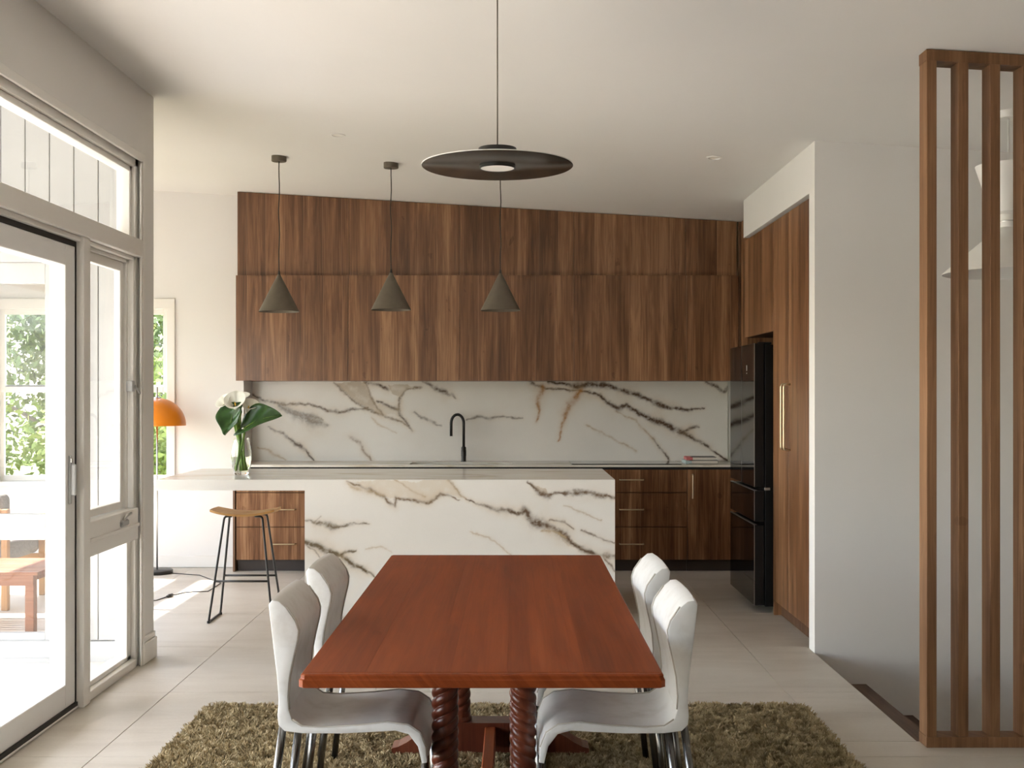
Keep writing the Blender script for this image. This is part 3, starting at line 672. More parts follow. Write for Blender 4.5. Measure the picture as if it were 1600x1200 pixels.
# ================================================================== ISLAND
IYF, IYB, IZ, IXL, IXP, IXR = 7.63, 8.747, .93, -2.377, -1.39, .665
isl = thing('kitchen_island', 'marble island with a long cantilevered bar top on the left', 'island', (-.36, 8.2, 0))
box('bar_top', (IXL, IXR-.02, IYF+.02, IYB, IZ-.072, IZ), M['marble_top'], isl)
box('end_panel', (IXR-.02, IXR, IYF+.02, IYB, 0, IZ), M['marble_top'], isl); box('left_panel', (IXP, IXP+.02, IYF+.02, IYB, 0, IZ-.073), M['marble_top'], isl)
box('carcass', (IXP+.021, IXR-.021, IYF+.021, IYB-.25, .1, IZ-.073), M['walnut_edge'], isl); box('plinth', (IXP+.021, IXR-.021, IYF+.021, IYB-.30, 0, .1), M['kick'], isl)
for i in range(3):
    w_ = (IXR-IXP-.042)/3; x0 = IXP+.021+i*w_
    d = box('cabinet_door', (x0+.002, x0+w_-.002, IYB-.249, IYB-.23, .1, IZ-.076), kw, isl)
isl_v = [
 ([(543, 751, 1), (565, 757, 1.6), (582, 768, 2.2), (601, 779, 2.4), (618, 788, 2), (621, 776, 2), (645, 781, 2.2), (670, 783, 2), (689, 775, 1.8), (718, 779, 1)], (.20, .12, .06), .9),
 ([(615, 750, .9), (640, 761, 1.3), (662, 775, .8)], TN, .7), ([(700, 750, 1.2), (716, 765, 1.6), (728, 778, 1.2)], (.45, .33, .19), .7), ([(545, 755, 1.6), (570, 766, 3), (600, 776, 2)], TN, .6),
 ([(728, 778, .8), (760, 789, 1.6), (782, 795, 3), (807, 804, 2), (820, 798, 3.4), (836, 813, 6), (855, 824, 4.6), (880, 838, 5), (896, 852, 2.4), (915, 861, 3.2), (937, 868, 2.2), (961, 871, 2.6)], (.13, .075, .04), 1),
 ([(823, 751, 1.2), (844, 766, 3.4), (855, 772, 3.6), (870, 772, 1.8), (887, 772, 2.2), (912, 770, 2.6), (937, 775, 2), (961, 780, 1.2)], (.17, .105, .06), .95),
 ([(855, 812, 1), (877, 814, 1.4), (888, 820, 1.8), (896, 828, 1)], (.2, .13, .08), .8), ([(910, 828, 1), (937, 840, 1.5), (961, 846, 1)], (.2, .13, .08), .8),
 ([(476, 812, 1.4), (490, 818, 1.6), (516, 824, 2.6), (537, 824, 1.8), (555, 820, 1.4), (578, 820, .7)], OL, .85), ([(490, 818, 1), (500, 808, .8)], OL, .5),
 ([(474, 847, 4), (496, 854, 5.5), (516, 862, 4.5), (533, 869, 2.4), (548, 880, 4), (563, 889, 3), (583, 901, 1), (600, 906, .7)], OL, 1), ([(531, 868, 1.6), (542, 862, 2), (558, 859, 1)], OL, .9),
 ([(480, 855, .8), (492, 865, 1.2), (498, 872, .8)], OL, .6), ([(844, 829, 1.4), (868, 835, 1.8), (882, 842, 1)], TN, .8), ([(942, 871, 1.2), (952, 882, 1.4), (962, 893, 1.2)], (.2, .13, .08), .8),
 ([(738, 832, .8), (770, 845, 1.2), (800, 865, .8)], TN, .5), ([(574, 857, .8), (600, 858, 1.2), (614, 864, .7)], TN, .5), ([(520, 960, 1), (540, 965, 1.4), (560, 962, 1)], TN, .6),
 ([(880, 790, .8), (905, 800, 1.2), (940, 812, .8)], TN, .5), ([(925, 875, 1), (945, 905, 1.4), (955, 930, 1)], (.2, .13, .08), .7)]
isl_p = [([(560, 752), (700, 750), (726, 775), (689, 774), (670, 782), (622, 776), (604, 778), (582, 766)], (.66, .52, .34), .42), ([(826, 752), (850, 760), (860, 772), (845, 768)], TN, .5), ([(858, 830), (895, 846), (915, 860), (890, 856)], (.62, .48, .30), .4)]
stone('front_panel', IXP, IXR, 0, IZ-.0005, IYF, .0195, IYF, isl_v, isl_p, .0036, isl)
stone('bar_edge', IXL, IXP-.0005, IZ-.072, IZ-.0005, IYF, .0195, IYF, [], [], .01, isl)

# ================================================================== LAMPS
for cx_, lab in ((436, 'dark bronze cone pendant lamp, leftmost of the three over the island'), (611, 'dark bronze cone pendant lamp, middle one of the three over the island'), (782, 'dark bronze cone pendant lamp below the disc lamp, rightmost over the island')):
    D = 8.09; X = (cx_-CX)*D/FPX; zc = ceil_z(X); t = thing('cone_pendant', lab, 'pendant lamp', (X, D, 2.08), 'cone pendants over the island')
    zb = {436: 2.075, 611: 2.087, 782: 2.083}[cx_]
    lathe('shade', [(.1395, zb), (.1405, zb+.001), (.009, zb+.262), (.007, zb+.262), (.137, zb+.002)], (X, D), M['bronze'], t, 56, closed=True)
    lathe('bulb', [(.0, zb+.05), (.02, zb+.06), (.028, zb+.085), (.02, zb+.115), (.014, zb+.15), (.0, zb+.15)], (X, D), M['diffuser'], t, 20)
    lathe('ceiling_canopy', [(.0, zc-.036), (.050, zc-.036), (.052, zc-.033), (.052, zc+.004)], (X, D), M['bronze'], t, 32)
    pts = [(X+.004*math.sin(k*1.1+cx_)*math.sin(math.pi*k/14), D, zb+.255+(zc-.03-zb-.255)*k/14) for k in range(15)]
    tube('cord', pts, .0038, M['black_metal'], t, 6); lathe('cord_grip', [(.009, zb+.258), (.006, zb+.285)], (X, D), M['black_metal'], t, 12)
dX, dY, dZ = -.064, 4.3, 2.349
dl = thing('disc_pendant', 'wide smoked disc pendant lamp hanging on a thin cord over the dining table', 'pendant lamp', (dX, dY, dZ))
lathe('disc', [(.06, dZ+.000), (.279, dZ-.002), (.2822, dZ+.0005), (.279, dZ+.003), (.06, dZ+.006)], (dX, dY), M['smoked'], dl, 96, closed=True)
lathe('disc_rim', [(.2795, dZ+.003), (.2828, dZ+.001), (.2832, dZ+.0035), (.280, dZ+.005)], (dX, dY), M['lampwhite'], dl, 96, closed=True)
lathe('drum', [(.0, dZ+.012), (.063, dZ+.012), (.0635, dZ-.010), (.067, dZ-.010), (.067, dZ+.050), (.071, dZ+.052), (.071, dZ+.066), (.0, dZ+.068)], (dX, dY), M['black_metal'], dl, 48)
lathe('diffuser', [(.0, dZ-.0075), (.062, dZ-.0085), (.062, dZ+.01)], (dX, dY), M['diffuser'], dl, 40)
tube('cord', [(dX, dY, dZ+.06), (dX, dY, ceil_z(dX)-.01)], .0028, M['bronze'], dl, 6); lathe('ceiling_canopy', [(.0, ceil_z(dX)-.03), (.05, ceil_z(dX)-.03), (.05, ceil_z(dX)+.003)], (dX, dY), M['black_metal'], dl, 32)
wX, wY = 2.487, 5.8
wl = thing('cone_lamp', 'white hourglass pendant lamp hanging in the stairwell behind the slatted screen', 'pendant lamp', (wX, wY, 2.11))
lathe('lower_cone', [(.316, 2.105), (.318, 2.108), (.05, 2.335), (.046, 2.335), (.31, 2.108)], (wX, wY), M['lampwhite'], wl, 64, closed=True)
lathe('neck', [(.048, 2.333), (.052, 2.34), (.052, 2.395), (.05, 2.402)], (wX, wY), M['lampwhite'], wl, 40)
lathe('neck_ring', [(.0535, 2.362), (.0545, 2.365), (.0535, 2.368)], (wX, wY), M['steel'], wl, 40)
lathe('upper_cone', [(.05, 2.40), (.085, 2.41), (.158, 2.648), (.154, 2.648), (.08, 2.415), (.046, 2.405)], (wX, wY), M['lampwhite'], wl, 56, closed=True)
cz = ceil_z(wX); tube('cord', [(wX, wY, 2.39), (wX, wY, cz-.02)], .004, M['lampwhite'], wl, 6); lathe('ceiling_canopy', [(.0, cz-.035), (.055, cz-.035), (.055, cz+.004)], (wX, wY), M['lampwhite'], wl, 32)
for (X, D, lab) in ((1.261, 7.276, 'small round recessed ceiling downlight on the right, near the pillar'), (-1.116, 7.276, 'small round recessed ceiling downlight on the left, above the cone pendants')):
    z = ceil_z(X); t = thing('downlight', lab, 'downlight', (X, D, z), 'recessed downlights')
    lathe('trim_ring', [(.034, z-.001), (.036, z-.006), (.048, z-.005), (.050, z+.003), (.034, z+.003)], (X, D), M['lampwhite'], t, 40, closed=True); lathe('lens', [(.0, z-.0015), (.0345, z-.0025), (.0345, z+.003)], (X, D), M['diffuser'], t, 32)
    t.rotation_euler.y = math.atan(.0598)
# floor lamp in the side room
fX, fY = -2.985, 9.62
fl = thing('floor_lamp', 'floor lamp with an orange dome shade and black round base near the back window', 'floor lamp', (fX, fY, 0))
lathe('base', [(.0, 0), (.125, 0), (.128, .004), (.128, .026), (.12, .032), (.0, .034)], (fX, fY), M['black_metal'], fl, 48)
tube('pole', [(fX, fY, .03), (fX, fY, 1.555)], .0065, M['steel'], fl, 10)
pr = [(.232, 1.233), (.2335, 1.234)]+[(.2335*math.cos(R(a)), 1.236+.228*math.sin(R(a))) for a in range(5, 88, 6)]
pr += [(.2300*math.cos(R(a)), 1.236+.2245*math.sin(R(a))) for a in range(83, -1, -6)]
lathe('shade', pr, (fX, fY), M['orange'], fl, 64, closed=True); lathe('cap', [(.03, 1.46), (.032, 1.468), (.012, 1.474), (.009, 1.49)], (fX, fY), M['steel'], fl, 24)
cb = thing('lamp_cable', 'thin black lamp cable with an inline switch on the sunlit floor', 'cable', (-2.6, 8.5, 0))
def flr(x_, y_, z=.004):
    D = (H-z)*FPX/(y_-CY); return ((x_-CX)*D/FPX, D, z)
tube('cord', [flr(225, 939), flr(244, 938), flr(256, 934), flr(265, 930.5), flr(275, 929), flr(287, 926), flr(303, 924.5), flr(325, 924), (-2.32, 9.1, .004), (-2.6, 9.5, .004), (-2.87, 9.6, .004)], .0035, M['black_metal'], cb, 6)
tube('switch', [flr(262, 931.5, .012), flr(269, 929.5, .012)], .012, M['black_metal'], cb, 8)

# ================================================================== STOOL
sX, sY = -1.79, 7.675
so = thing('bar_stool', 'bar stool with curved honey wood seat and black wire legs at the island', 'stool', (sX, sY, 0))
nx_, ny_ = 24, 8; V = []; F = []
for s in (0, 1):
    for i in range(nx_+1):
        u = -1+2*i/nx_
        hw = .135*(1-.16*abs(u)**4)
        for k in range(ny_+1):
            v = -1+2*k/ny_
            z = .708+.030*u*u-.004*abs(v)**3*0-(.019 if s else 0)*(1-.25*abs(v)**4)
            V.append((sX+.218*u*(1-.03*v*v), sY+hw*v, z))
n1 = (nx_+1)*(ny_+1); idx = lambda s, i, k: s*n1+i*(ny_+1)+k
for i in range(nx_):
    for k in range(ny_):
        F.append((idx(0, i, k), idx(0, i+1, k), idx(0, i+1, k+1), idx(0, i, k+1))); F.append((idx(1, i, k), idx(1, i, k+1), idx(1, i+1, k+1), idx(1, i+1, k)))
    for k in (0, ny_): F.append((idx(0, i, k), idx(0, i+1, k), idx(1, i+1, k), idx(1, i, k)))
for k in range(ny_):
    for i in (0, nx_): F.append((idx(0, i, k), idx(0, i, k+1), idx(1, i, k+1), idx(1, i, k)))
bm = bmesh.new(); vs = [bm.verts.new(v) for v in V]
for f in F: bm.faces.new([vs[q] for q in f])
sharp(bm_obj('seat', bm, M['oak'], so, smooth=True), 40)
zt = .690
for sd in (-1, 1):
    xt, xf = sX+sd*.125, sX+sd*.208
    y0, y1 = sY-.153, sY+.153
    yt0, yt1 = sY-.072, sY+.072
    pts = round_path([(xt-sd*.05, yt0, zt), (xt, yt0, zt), (xf, y0, .008), (xf, y1, .008), (xt, yt1, zt), (xt-sd*.05, yt1, zt)], .03, 5)
    tube('leg_frame', pts, .0075, M['black_metal'], so, 10)
    for yy in (y0, y1): lathe('foot', [(.0, 0), (.010, .0), (.011, .003), (.010, .016), (.0, .018)], (xf, yy), M['black_metal'], so, 14)
for sy, zz in ((-1, .27), (1, .27)):
    t_ = (zt-zz)/(zt-.008); yy = sY+sy*(.072+.081*t_); hx_ = .125+.083*t_
    tube('foot_rail', [(sX-hx_, yy, zz), (sX+hx_, yy, zz)], .0072, M['black_metal'], so, 10)

# ================================================================== VASE AND LILIES
vX, vY = -1.93, 8.14
def gl2():
    m, t, b = nmat('vase_glass'); b.inputs['Base Color'].default_value = (.97, .98, .97, 1); b.inputs['Roughness'].default_value = .01
    b.inputs['Transmission Weight'].default_value = 1; b.inputs['IOR'].default_value = 1.3
    return m
def wat():
    m, t, b = nmat('vase_water'); b.inputs['Base Color'].default_value = (.88, .92, .78, 1); b.inputs['Roughness'].default_value = .0
    b.inputs['Transmission Weight'].default_value = 1; b.inputs['IOR'].default_value = 1.2
    return m
va = thing('vase', 'clear glass vase half full of water on the island bar top', 'vase', (vX, vY, IZ))
prof = [(.0, 0), (.046, 0), (.052, .012), (.066, .06), (.072, .11), (.070, .16), (.060, .21), (.053, .245), (.055, .255)]
lathe('glass_body', [(r, IZ+z+.0005) for r, z in prof]+[(r-.003, IZ+z+.0005) for r, z in prof[:2:-1]]+[(.045, IZ+.016), (.0, IZ+.014)], (vX, vY), gl2(), va, 48)
lathe('water', [(.0, IZ+.017), (.044, IZ+.019), (.0605, IZ+.06), (.0665, IZ+.10), (.0675, IZ+.125), (.0, IZ+.125)], (vX, vY), wat(), va, 40)
def stem_pts(top, k):
    a = k*1.9; b0 = Vector((vX+.036*math.cos(a), vY+.036*math.sin(a), IZ+.03)); t = Vector(top)
    m = Vector((vX-.012*math.cos(a)+.2*(t.x-vX), vY-.012*math.sin(a)+.2*(t.y-vY), IZ+.25)); out = []
    for i in range(9):
        s = i/8; out.append(b0*(1-s)**2+m*2*s*(1-s)+t*s*s)
    return out
def lily(label, x_, y_, dy, k, lean, sz=1.0):
    p = px(x_, y_, vY); top = Vector((p.x, vY+dy, p.z)); t = thing('calla_lily', label, 'flower', (vX, vY, IZ+.03), 'calla lilies in the vase')
    sp_ = stem_pts(top, k); tube('stem', sp_, .0078, M['stem'], t, 8)
    ax = (sp_[-1]-sp_[-3]).normalized(); ax = (ax+Vector(lean)).normalized(); a = ax.orthogonal().normalized()
    if abs(ax.dot(Vector((0, -1, 0)))) < .95: a = (Vector((0, -1, 0))-ax*ax.dot(Vector((0, -1, 0)))).normalized()
    b = ax.cross(a); V = []; F = []; nu, nv = 26, 12
    for i in range(nv+1):
        s = i/nv; r = (.007+.012*s+.040*s**2.6)*sz
        for q in range(nu+1):
            an = -math.pi*1.04+2.08*math.pi*q/nu; tip = math.cos(an*.5)**2
            rr = r*(1+.35*(1-tip)*s); h = (.105*s-.012*s**4+.035*s*s*(1-tip)-.022*s**5*tip)*sz
            V.append(top+ax*h+(-a*math.cos(an)*-1+b*math.sin(an))*rr)
    for i in range(nv):
        for q in range(nu): F.append((i*(nu+1)+q, i*(nu+1)+q+1, (i+1)*(nu+1)+q+1, (i+1)*(nu+1)+q))
    mesh_obj('spathe', V, F, M['petal'], t, smooth=True); tube('spadix', [top+ax*.006, top+ax*.05, top+ax*.085*sz], [.007, .0065, .0035], M['spadix'], t, 8)
lily('white calla lily furthest left in the vase', 362, 642, -.02, 0, (-.75, -.35, .35), .9)
lily('white calla lily standing highest in the vase', 373, 640, .03, 1, (.05, -.10, 1), 1.0)
lily('white calla lily in the middle front, above the leaf stalks', 373, 647, -.04, 2, (-.05, -.60, .55), 1.1)
lily('white calla lily furthest right, above the large right leaf', 386, 651, -.02, 3, (.30, -.15, .9), .95)
def big_leaf(label, base, tip, side, width, curl, k):
    b0, tp_, sd = Vector(base), Vector(tip), Vector(side).normalized(); t = thing('calla_leaf', label, 'leaf', (vX, vY, IZ+.03), 'large green leaves in the vase')
    tube('stem', stem_pts(b0, k), .0085, M['stem'], t, 8)
    L = tp_-b0; nrm = L.cross(sd).normalized(); V = []; F = []; nu, nv = 22, 14
    for i in range(nu+1):
        s = i/nu; wd = width*(1.28*math.sin(math.pi*min(1, s**.62))**.8*(1-.25*s)+.02) if 0 < s < 1 else 0
        for q in range(nv+1):
            v = -1+2*q/nv; back = -.30*(abs(v)**1.6)*(1-s)**2
            p = b0+L*(s+back*.6)+sd*(wd*.5*v*(1+.06*math.sin(9*s+2*v)))+nrm*(curl*(abs(v)**1.5)*wd*.55-.10*L.length*math.sin(math.pi*s)+.008*math.sin(11*s+4*v)); V.append(p)
    for i in range(nu):
        for q in range(nv): F.append((i*(nv+1)+q, i*(nv+1)+q+1, (i+1)*(nv+1)+q+1, (i+1)*(nv+1)+q))
    blade = mesh_obj('blade', V, F, M['leaf'], t, smooth=True)
    md = blade.modifiers.new('thickness', 'SOLIDIFY'); md.thickness = .0012
    tube('midrib', [b0+L*(i/10)+nrm*(-.10*L.length*math.sin(math.pi*i/10)-.001) for i in range(11)], [.0035*(1-.08*i) for i in range(11)], M['stem'], blade, 6)
lf1, lt1 = px(365, 636, 8.08), px(351, 680, 8.02)
big_leaf('large green leaf hanging down at the left side of the vase', lf1, lt1, (1, -.25, .12), .165, .45, 4)
lf2, lt2 = px(383, 668, 8.1), px(440, 649, 8.04)
big_leaf('large green leaf reaching out to the right of the vase', lf2, lt2, (-.28, -.45, -.75), .205, -.35, 5)
lf3, lt3 = px(372, 648, 8.2), px(346, 626, 8.24)
big_leaf('small dark leaf behind the lilies at the left of the vase', lf3, lt3, (.3, .3, .8), .10, .3, 6)

# ================================================================== DINING TABLE
TX0_, TX1_, TY0_, TY1_, TZ = -.577, .403, 3.07, 5.36, .75
tb = thing('dining_table', 'long reddish brown wooden dining table with rope twist legs on the rug', 'table', ((TX0_+TX1_)/2, 4.21, 0))
bm = bmesh.new()
lay = [(.004, TZ-.036), (.0, TZ-.034), (.0, TZ-.0155), (.003, TZ-.0125), (.004, TZ-.010), (.004, TZ-.0035), (.0075, TZ)]
rings = []
for ins, z in lay:
    c_ = .012
    x0, x1, y0, y1 = TX0_+ins, TX1_-ins, TY0_+ins, TY1_-ins
    rings.append([bm.verts.new(p) for p in ((x0+c_, y0, z), (x1-c_, y0, z), (x1, y0+c_, z), (x1, y1-c_, z), (x1-c_, y1, z), (x0+c_, y1, z), (x0, y1-c_, z), (x0, y0+c_, z))])
for a_, b_ in zip(rings[:-1], rings[1:]):
    for i in range(8): bm.faces.new((a_[i], a_[(i+1) % 8], b_[(i+1) % 8], b_[i]))
bm.faces.new(rings[0]); bm.faces.new(rings[-1])
top = bm_obj('tabletop', bm, M['cherry'], tb)
xs_ = [TX0_+.012, -.40, -.215, -.02, .165, TX1_-.012]
for a_, b_ in zip(xs_[:-1], xs_[1:]): box('plank', (a_+.0002, b_-.0002, TY0_+.030, TY1_-.012, TZ-.004, TZ+.0006), M['cherry'], top, .0003)
TCX = -.098; CN, CF = 3.70, 4.72; CR = .0435
def twist_column(x_, y_, hand):
    V = []; F = []; nt_, nz_ = 72, 230; z0, z1 = .165, TZ-.036
    for i in range(nz_+1):
        z = z0+(z1-z0)*i/nz_; s = 1.0
        e = min(1, max(0, (z-z0-.035)/.02), max(0, (z1-.045-z)/.02)) if True else 1
        for k in range(nt_):
            a = 2*math.pi*k/nt_; ph = 3*a-hand*2*math.pi*z/.036
            g_ = abs(math.sin(ph/2))**.5
            V.append((x_+(CR*(1-e*.24*(1-g_)))*math.cos(a), y_+(CR*(1-e*.24*(1-g_)))*math.sin(a), z))
    for i in range(nz_):
        for k in range(nt_):
            k2 = (k+1) % nt_; F.append((i*nt_+k, i*nt_+k2, (i+1)*nt_+k2, (i+1)*nt_+k))
    F.append(tuple(range(nt_))[::-1]); F.append(tuple(range(nz_*nt_, (nz_+1)*nt_)))
    c = mesh_obj('column', V, F, M['cherry_dark'], tb, smooth=True)
    lathe('collar', [(CR+.004, z0), (CR+.006, z0+.006), (CR+.004, z0+.014), (CR+.001, z0+.018)], (x_, y_), M['cherry_dark'], c, 32)
    return c
for y_ in (CN, CF):
    twist_column(TCX-.125, y_, 1); twist_column(TCX+.125, y_, -1)
    zz0 = .034
    pr_ = [(-.40, zz0), (-.40, zz0+.028), (-.375, zz0+.034)]
    pr_ += [(-.365+.16*s, zz0+.034+.074*math.sin(s*math.pi/2)) for s in (.15, .35, .6, .85, 1)]
    pr_ += [(-.175, zz0+.131), (.175, zz0+.131)]+[(.365-.16*s, zz0+.034+.074*math.sin(s*math.pi/2)) for s in (1, .85, .6, .35, .15)]+[(.375, zz0+.034), (.40, zz0+.028), (.40, zz0)]
    pr_ += [(.27, zz0), (.26, zz0+.012), (-.26, zz0+.012), (-.27, zz0)]
    prism('foot', [(TCX+a, b) for a, b in pr_], 'y', y_-.052, y_+.052, M['cherry_dark'], tb)
    box('top_bearer', (TCX-.36, TCX+.36, y_-.04, y_+.04, TZ-.0565, TZ-.0362), M['cherry_dark'], tb, .003)
box('stretcher', (TCX-.022, TCX+.022, CN+.05, CF-.05, .075, .15), M['cherry'], tb, .004)

# ================================================================== CHAIRS
def make_chair(label):
    t = thing('dining_chair', label, 'chair', (0, 0, 0), 'white leather chairs at the dining table')
    outer = [(-.243, .845), (-.238, .80), (-.229, .72), (-.217, .62), (-.212, .55), (-.216, .50)]
    seat_o = [(-.213, .472), (-.194, .453), (-.14, .446), (-.02, .445), (.08, .450), (.15, .454), (.191, .443), (.220, .405), (.233, .352)]
    seat_i = [(.249, .355), (.245, .402), (.227, .448), (.190, .472), (.125, .480), (.03, .470), (-.08, .464), (-.140, .468), (-.170, .488)]
    inner = [(-.180, .52), (-.183, .56), (-.178, .62), (-.166, .68), (-.153, .735), (-.150, .765), (-.160, .795), (-.190, .838), (-.212, .857), (-.232, .859)]
    HW = .205
    def shell(name, pts, cut, wf):
        n = len(pts); bm = bmesh.new()
        ysn = [-1, -.96, -.5, 0, .5, .96, 1]
        rows = []
        for u in ysn:
            row = []
            for (x_, z_) in pts: row.append(bm.verts.new((x_+wf(x_, z_, u), HW*u, z_)))
            rows.append(row)
        for r0, r1 in zip(rows[:-1], rows[1:]):
            for i in range(n):
                j_ = (i+1) % n; bm.faces.new((r0[i], r1[i], r1[j_], r0[j_]))
        bm.faces.new(rows[0]); bm.faces.new(rows[-1][::-1])
        bmesh.ops.recalc_face_normals(bm, faces=bm.faces[:])
        es = []
        for row in (rows[0], rows[-1]):
            for i in range(n):
                if (i, (i+1) % n) in cut: continue
                e = bm.edges.get((row[i], row[(i+1) % n])); es.append(e)
        bmesh.ops.bevel(bm, geom=es, offset=.006, segments=2, affect='EDGES', profile=.6)
        o = bm_obj(name, bm, M['leather'], t, smooth=True); sharp(o, 50); return o
    po = outer+inner                      # backrest: cut between the last outer and the first inner point
    def wfb(x_, z_, u): return .010*(1-u*u)*-1*max(0, (z_-.5)/.35)
    b_ = shell('backrest', po, {(len(outer)-1, len(outer))}, wfb)
    ps = [outer[-1]]+seat_o+seat_i+[inner[0]]
    s_ = shell('seat', ps, {(len(ps)-1, 0)}, lambda x_, z_, u: 0)
    for sd in (-1, 1):
        yy = sd*(HW-.0065)
        tube('piping', [(x_+.0008, yy, z_) for x_, z_ in inner[:-2]], .0034, M['seam'], b_, 6)
        tube('piping', [(x_, yy, z_+.0006) for x_, z_ in seat_i[1:]], .0034, M['seam'], s_, 6)
        for x0, x1 in ((-.205, -.262), (-.155, -.205)):
            tube('leg', [(x0, sd*.165, .462), (x1, sd*.175, .034)], .0125, M['chrome'], t, 14)
        tube('leg', [(.2395, sd*.165, .365), (.248, sd*.17, .034)], .0125, M['chrome'], t, 14)
    return t
chr_labels = ['white leather dining chair at the near left side of the table', 'white leather dining chair at the far left side of the table', 'white leather dining chair at the near right side of the table', 'white leather dining chair at the far right side of the table']
c0 = make_chair(chr_labels[0])
chs = [c0]+[copy_tree(c0) for _ in range(3)]
for c, lab, (x_, y_, rz) in zip(chs, chr_labels, ((-.520, 3.775, 0), (-.520, 4.43, -1), (.325, 3.775, 180), (.325, 4.43, 181))):
    c['label'] = lab; c.location = (x_, y_, 0); c.rotation_euler.z = R(rz)

# ================================================================== RUG
RX0, RX1, RY0_, RY1_ = -1.44, 1.36, 2.2, 5.42
rg = thing('shag_rug', 'brown shaggy rug under the dining table', 'rug', (-.04, 3.8, 0))
def rr_poly(x0, x1, y0, y1, r, n=6):
    out = []
    for cx_, cy_, a0 in ((x1-r, y1-r, 0), (x0+r, y1-r, 90), (x0+r, y0+r, 180), (x1-r, y0+r, 270)):
        for k in range(n+1): a = R(a0+90*k/n); out.append((cx_+r*math.cos(a), cy_+r*math.sin(a)))
    return out
prism('backing', rr_poly(RX0, RX1, RY0_, RY1_, .07), 'z', .0005, .012, M['ground'] if False else plain('rug_backing', (.16, .125, .08), .95), rg)
nT = 190000; nb = 12000
gx = np.random.uniform(RX0, RX1, nT); u_ = np.random.uniform(0, 1, nT); gy = np.where(u_ < .78, np.random.uniform(4.3, RY1_, nT), np.random.uniform(RY0_, 4.3, nT))
inside = ~(((gx > RX1-.07) & (gy > RY1_-.07) & (np.hypot(gx-RX1+.07, gy-RY1_+.07) > .07)) | ((gx < RX0+.07) & (gy > RY1_-.07) & (np.hypot(gx-RX0-.07, gy-RY1_+.07) > .07)))
gx, gy = gx[inside], gy[inside]; n = len(gx)
cl_ = fbm(gx*16, gy*16, 5); cl2 = fbm(gx*45, gy*45, 15)
ang = 2*math.pi*(fbm(gx*22, gy*22, 9)*3.0+.30*np.random.rand(n)); lean = .006+.010*np.random.rand(n); hgt = .020+.018*cl_+.012*cl2+.006*np.random.rand(n)
wd = .0016+.0014*np.random.rand(n); a2 = np.random.rand(n)*math.pi
B = np.stack([gx, gy, np.full(n, .010)], 1); Wv = np.stack([np.cos(a2), np.sin(a2), np.zeros(n)], 1)*wd[:, None]
Ld = np.stack([np.cos(ang), np.sin(ang), np.zeros(n)], 1)*lean[:, None]; Up = np.stack([np.zeros(n), np.zeros(n), hgt], 1)
v0, v1 = B-Wv, B+Wv; v2, v3 = B+Wv*1.0+Ld*.45+Up*.72, B-Wv*1.0+Ld*.45+Up*.72; v4, v5 = B+Wv*.5+Ld*1.2+Up, B-Wv*.5+Ld*1.2+Up
V = np.stack([v0, v1, v2, v3, v4, v5], 1).reshape(-1, 3); k6 = np.arange(n)[:, None]*6
F = np.vstack([k6+np.array([[0, 1, 2, 3]]), k6+np.array([[3, 2, 4, 5]])])
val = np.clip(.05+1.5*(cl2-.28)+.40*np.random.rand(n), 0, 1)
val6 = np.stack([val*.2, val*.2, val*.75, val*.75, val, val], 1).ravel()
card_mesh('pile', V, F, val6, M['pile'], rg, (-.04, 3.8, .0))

# ================================================================== SLATTED SCREEN
SYF, SYB = 4.88, 4.97; zc_ = ceil_z(1.75)
sc = thing('slatted_screen', 'floor to ceiling timber slat screen guarding the stairwell on the right', 'screen', (2.5, 4.92, 0))
x_ = 1.7465; k = 0; xe = 1.7465+.1345*15+.042
while k < 16:
    xx = x_+.1345*k; box('slat', (xx, xx+.042, SYF, SYB, .046, ceil_z(xx+.042)-.046), M['screen'], sc, .0015); k += 1
box('bottom_rail', (x_-.0015, xe, SYF-.0015, SYB+.0015, .0, .045), M['screen'], sc, .0015)
prism('top_rail', [(x_-.0015, ceil_z(x_)-.05), (xe, ceil_z(xe)-.05), (xe, ceil_z(xe)-.003), (x_-.0015, ceil_z(x_)-.003)], 'y', SYF-.0015, SYB+.0015, M['screen'], sc)

# ================================================================== SIDE ROOM FURNITURE
ac = thing('armchair', 'timber framed armchair with grey wool cushions in the side room', 'armchair', (-3.88, 8.25, 0))
ax0, ax1, ay0, ay1 = -4.22, -3.50, 7.95, 8.62
for xx in (ax0, ax1-.045):
    box('leg', (xx, xx+.045, ay0, ay0+.045, 0, .70), M['oak_z'], ac, .004); box('leg', (xx, xx+.045, ay1-.045, ay1, 0, .58), M['oak_z'], ac, .004); box('arm', (xx-.012, xx+.057, ay0-.02, ay1+.02, .58, .608), M['oak_z'], ac, .006)
box('seat_rail', (ax0+.045, ax1-.045, ay0+.01, ay0+.035, .24, .31), M['oak'], ac, .003); box('seat_rail', (ax0+.045, ax1-.045, ay1-.035, ay1-.01, .24, .31), M['oak'], ac, .003); box('back_rail', (ax0+.045, ax1-.045, ay0, ay0+.03, .655, .70), M['oak'], ac, .003)
for i in range(4): xx = ax0+.11+i*.15; box('back_slat', (xx, xx+.045, ay0+.005, ay0+.025, .31, .655), M['oak_z'], ac, .002)
def cushion(name, b, parent):
    bm = bmesh.new(); add_box(bm, b, .05, 4); o = bm_obj(name, bm, M['grey_fabric'], parent, smooth=True); return o
cushion('seat_cushion', (ax0+.05, ax1-.05, ay0+.05, ay1+.02, .312, .46), ac); cushion('back_cushion', (ax0+.05, ax1-.05, ay0+.035, ay0+.19, .462, .80), ac)
ct = thing('coffee_table', 'low slatted reddish timber coffee table in front of the grey armchair', 'table', (-3.55, 7.45, 0))
cx0, cx1, cy0, cy1 = -4.25, -2.95, 7.12, 7.75
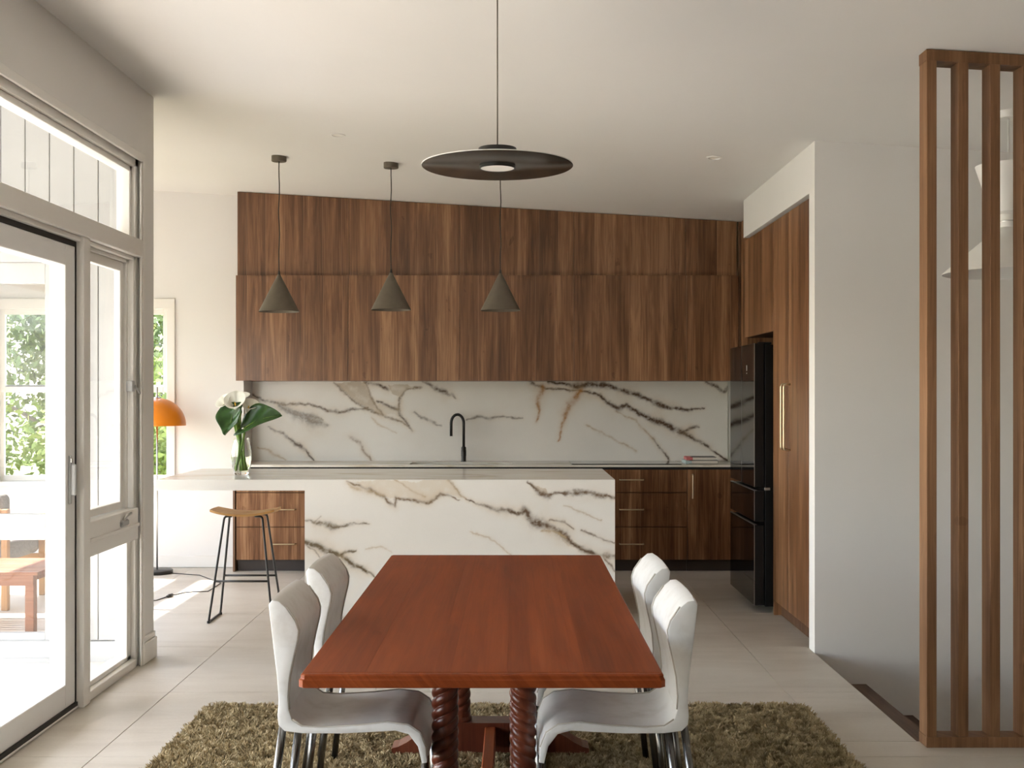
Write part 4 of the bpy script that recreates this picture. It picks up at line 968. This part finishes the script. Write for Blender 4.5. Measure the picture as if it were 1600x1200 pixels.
for i in range(9):
    yy = cy0+i*(cy1-cy0)/9; box('slat', (cx0, cx1, yy+.004, yy+.066, .375, .395), M['redwood'], ct, .002)
for yy in (cy0, cy1-.03): box('apron', (cx0+.03, cx1-.03, yy+.01, yy+.03, .31, .374), M['redwood'], ct, .002)
for xx in (cx0+.03, cx1-.09):
    box('bearer', (xx+.01, xx+.04, cy0+.03, cy1-.03, .33, .374), M['redwood'], ct)
    for yy in (cy0+.03, cy1-.09): box('leg', (xx, xx+.055, yy, yy+.055, 0, .373), M['redwood'], ct, .003)

# ================================================================== TREES OUTSIDE
def tree(label, x_, y_, h, r, mat, nleaf, size, seed, z0=-1.6, squash=.9):
    rs = np.random.RandomState(seed); t = thing('tree', label, 'tree', (x_, y_, z0), 'trees outside the side room')
    trunk = [(x_+.15*math.sin(k*1.3+seed), y_+.12*math.cos(k*1.7+seed), z0+h*.85*k/6) for k in range(7)]
    tr = tube('trunk', trunk, [.16*(1-.12*k) for k in range(7)], M['bark'], t, 9)
    for k in range(6):
        a = rs.rand()*6.28; b = Vector(trunk[2+k % 4]); e = b+Vector((math.cos(a)*r*.7, math.sin(a)*r*.7, r*(.2+.5*rs.rand())))
        tube('branch', [b, (b+e)/2+Vector((0, 0, .12)), e], [.05, .035, .015], M['bark'], tr, 6)
    nc = 46; cc = rs.randn(nc, 3); cc /= np.linalg.norm(cc, axis=1)[:, None]; cc *= (rs.rand(nc, 1)**.45)*r; cc[:, 2] *= squash
    cc += np.array((x_, y_, z0+h*.62)); cr = r*(.20+.16*rs.rand(nc))
    ci = rs.randint(0, nc, nleaf); dv = rs.randn(nleaf, 3); dv /= np.linalg.norm(dv, axis=1)[:, None]
    P = cc[ci]+dv*cr[ci][:, None]*(rs.rand(nleaf, 1)**.4)
    A = rs.randn(nleaf, 3); A /= np.linalg.norm(A, axis=1)[:, None]; Bv = np.cross(A, rs.randn(nleaf, 3)); Bv /= np.linalg.norm(Bv, axis=1)[:, None]
    s = size*(.6+.8*rs.rand(nleaf, 1)); V = np.stack([P-A*s, P+Bv*s*.42, P+A*s, P-Bv*s*.42], 1).reshape(-1, 3)
    F = np.arange(nleaf*4).reshape(-1, 4); val = np.repeat(np.clip(rs.rand(nleaf)*.55+.45*rs.rand(nc)[ci], 0, 1), 4)
    card_mesh('foliage', V, F, val, mat, t, (x_, y_, z0))
tree('pale green bushy tree low down in the side room window', -6.9, 13.7, 3.4, 1.35, M['fol2'], 8000, .06, 2)
tree('leafy shrub outside the window behind the orange lamp', -4.3, 13.6, 3.9, 1.2, M['fol2'], 7000, .055, 4)
tree('broad olive tree in the middle of the side room window', -6.6, 18.2, 6.6, 2.5, M['fol1'], 10000, .08, 3)
tree('tall gum tree beyond the left edge of the side room window', -12.2, 17.6, 8.0, 2.7, M['fol1'], 9000, .085, 1)
tree('dark tree standing right of the olive tree outside', -1.0, 18.4, 7.2, 2.6, M['fol3'], 8000, .085, 5)
tree('big dark tree furthest back, above the olive tree', -9.6, 26.0, 9.5, 3.9, M['fol3'], 10000, .11, 6)
tree('pale tree far back on the right outside', -1.2, 26.5, 8.5, 3.6, M['fol1'], 8000, .11, 7)
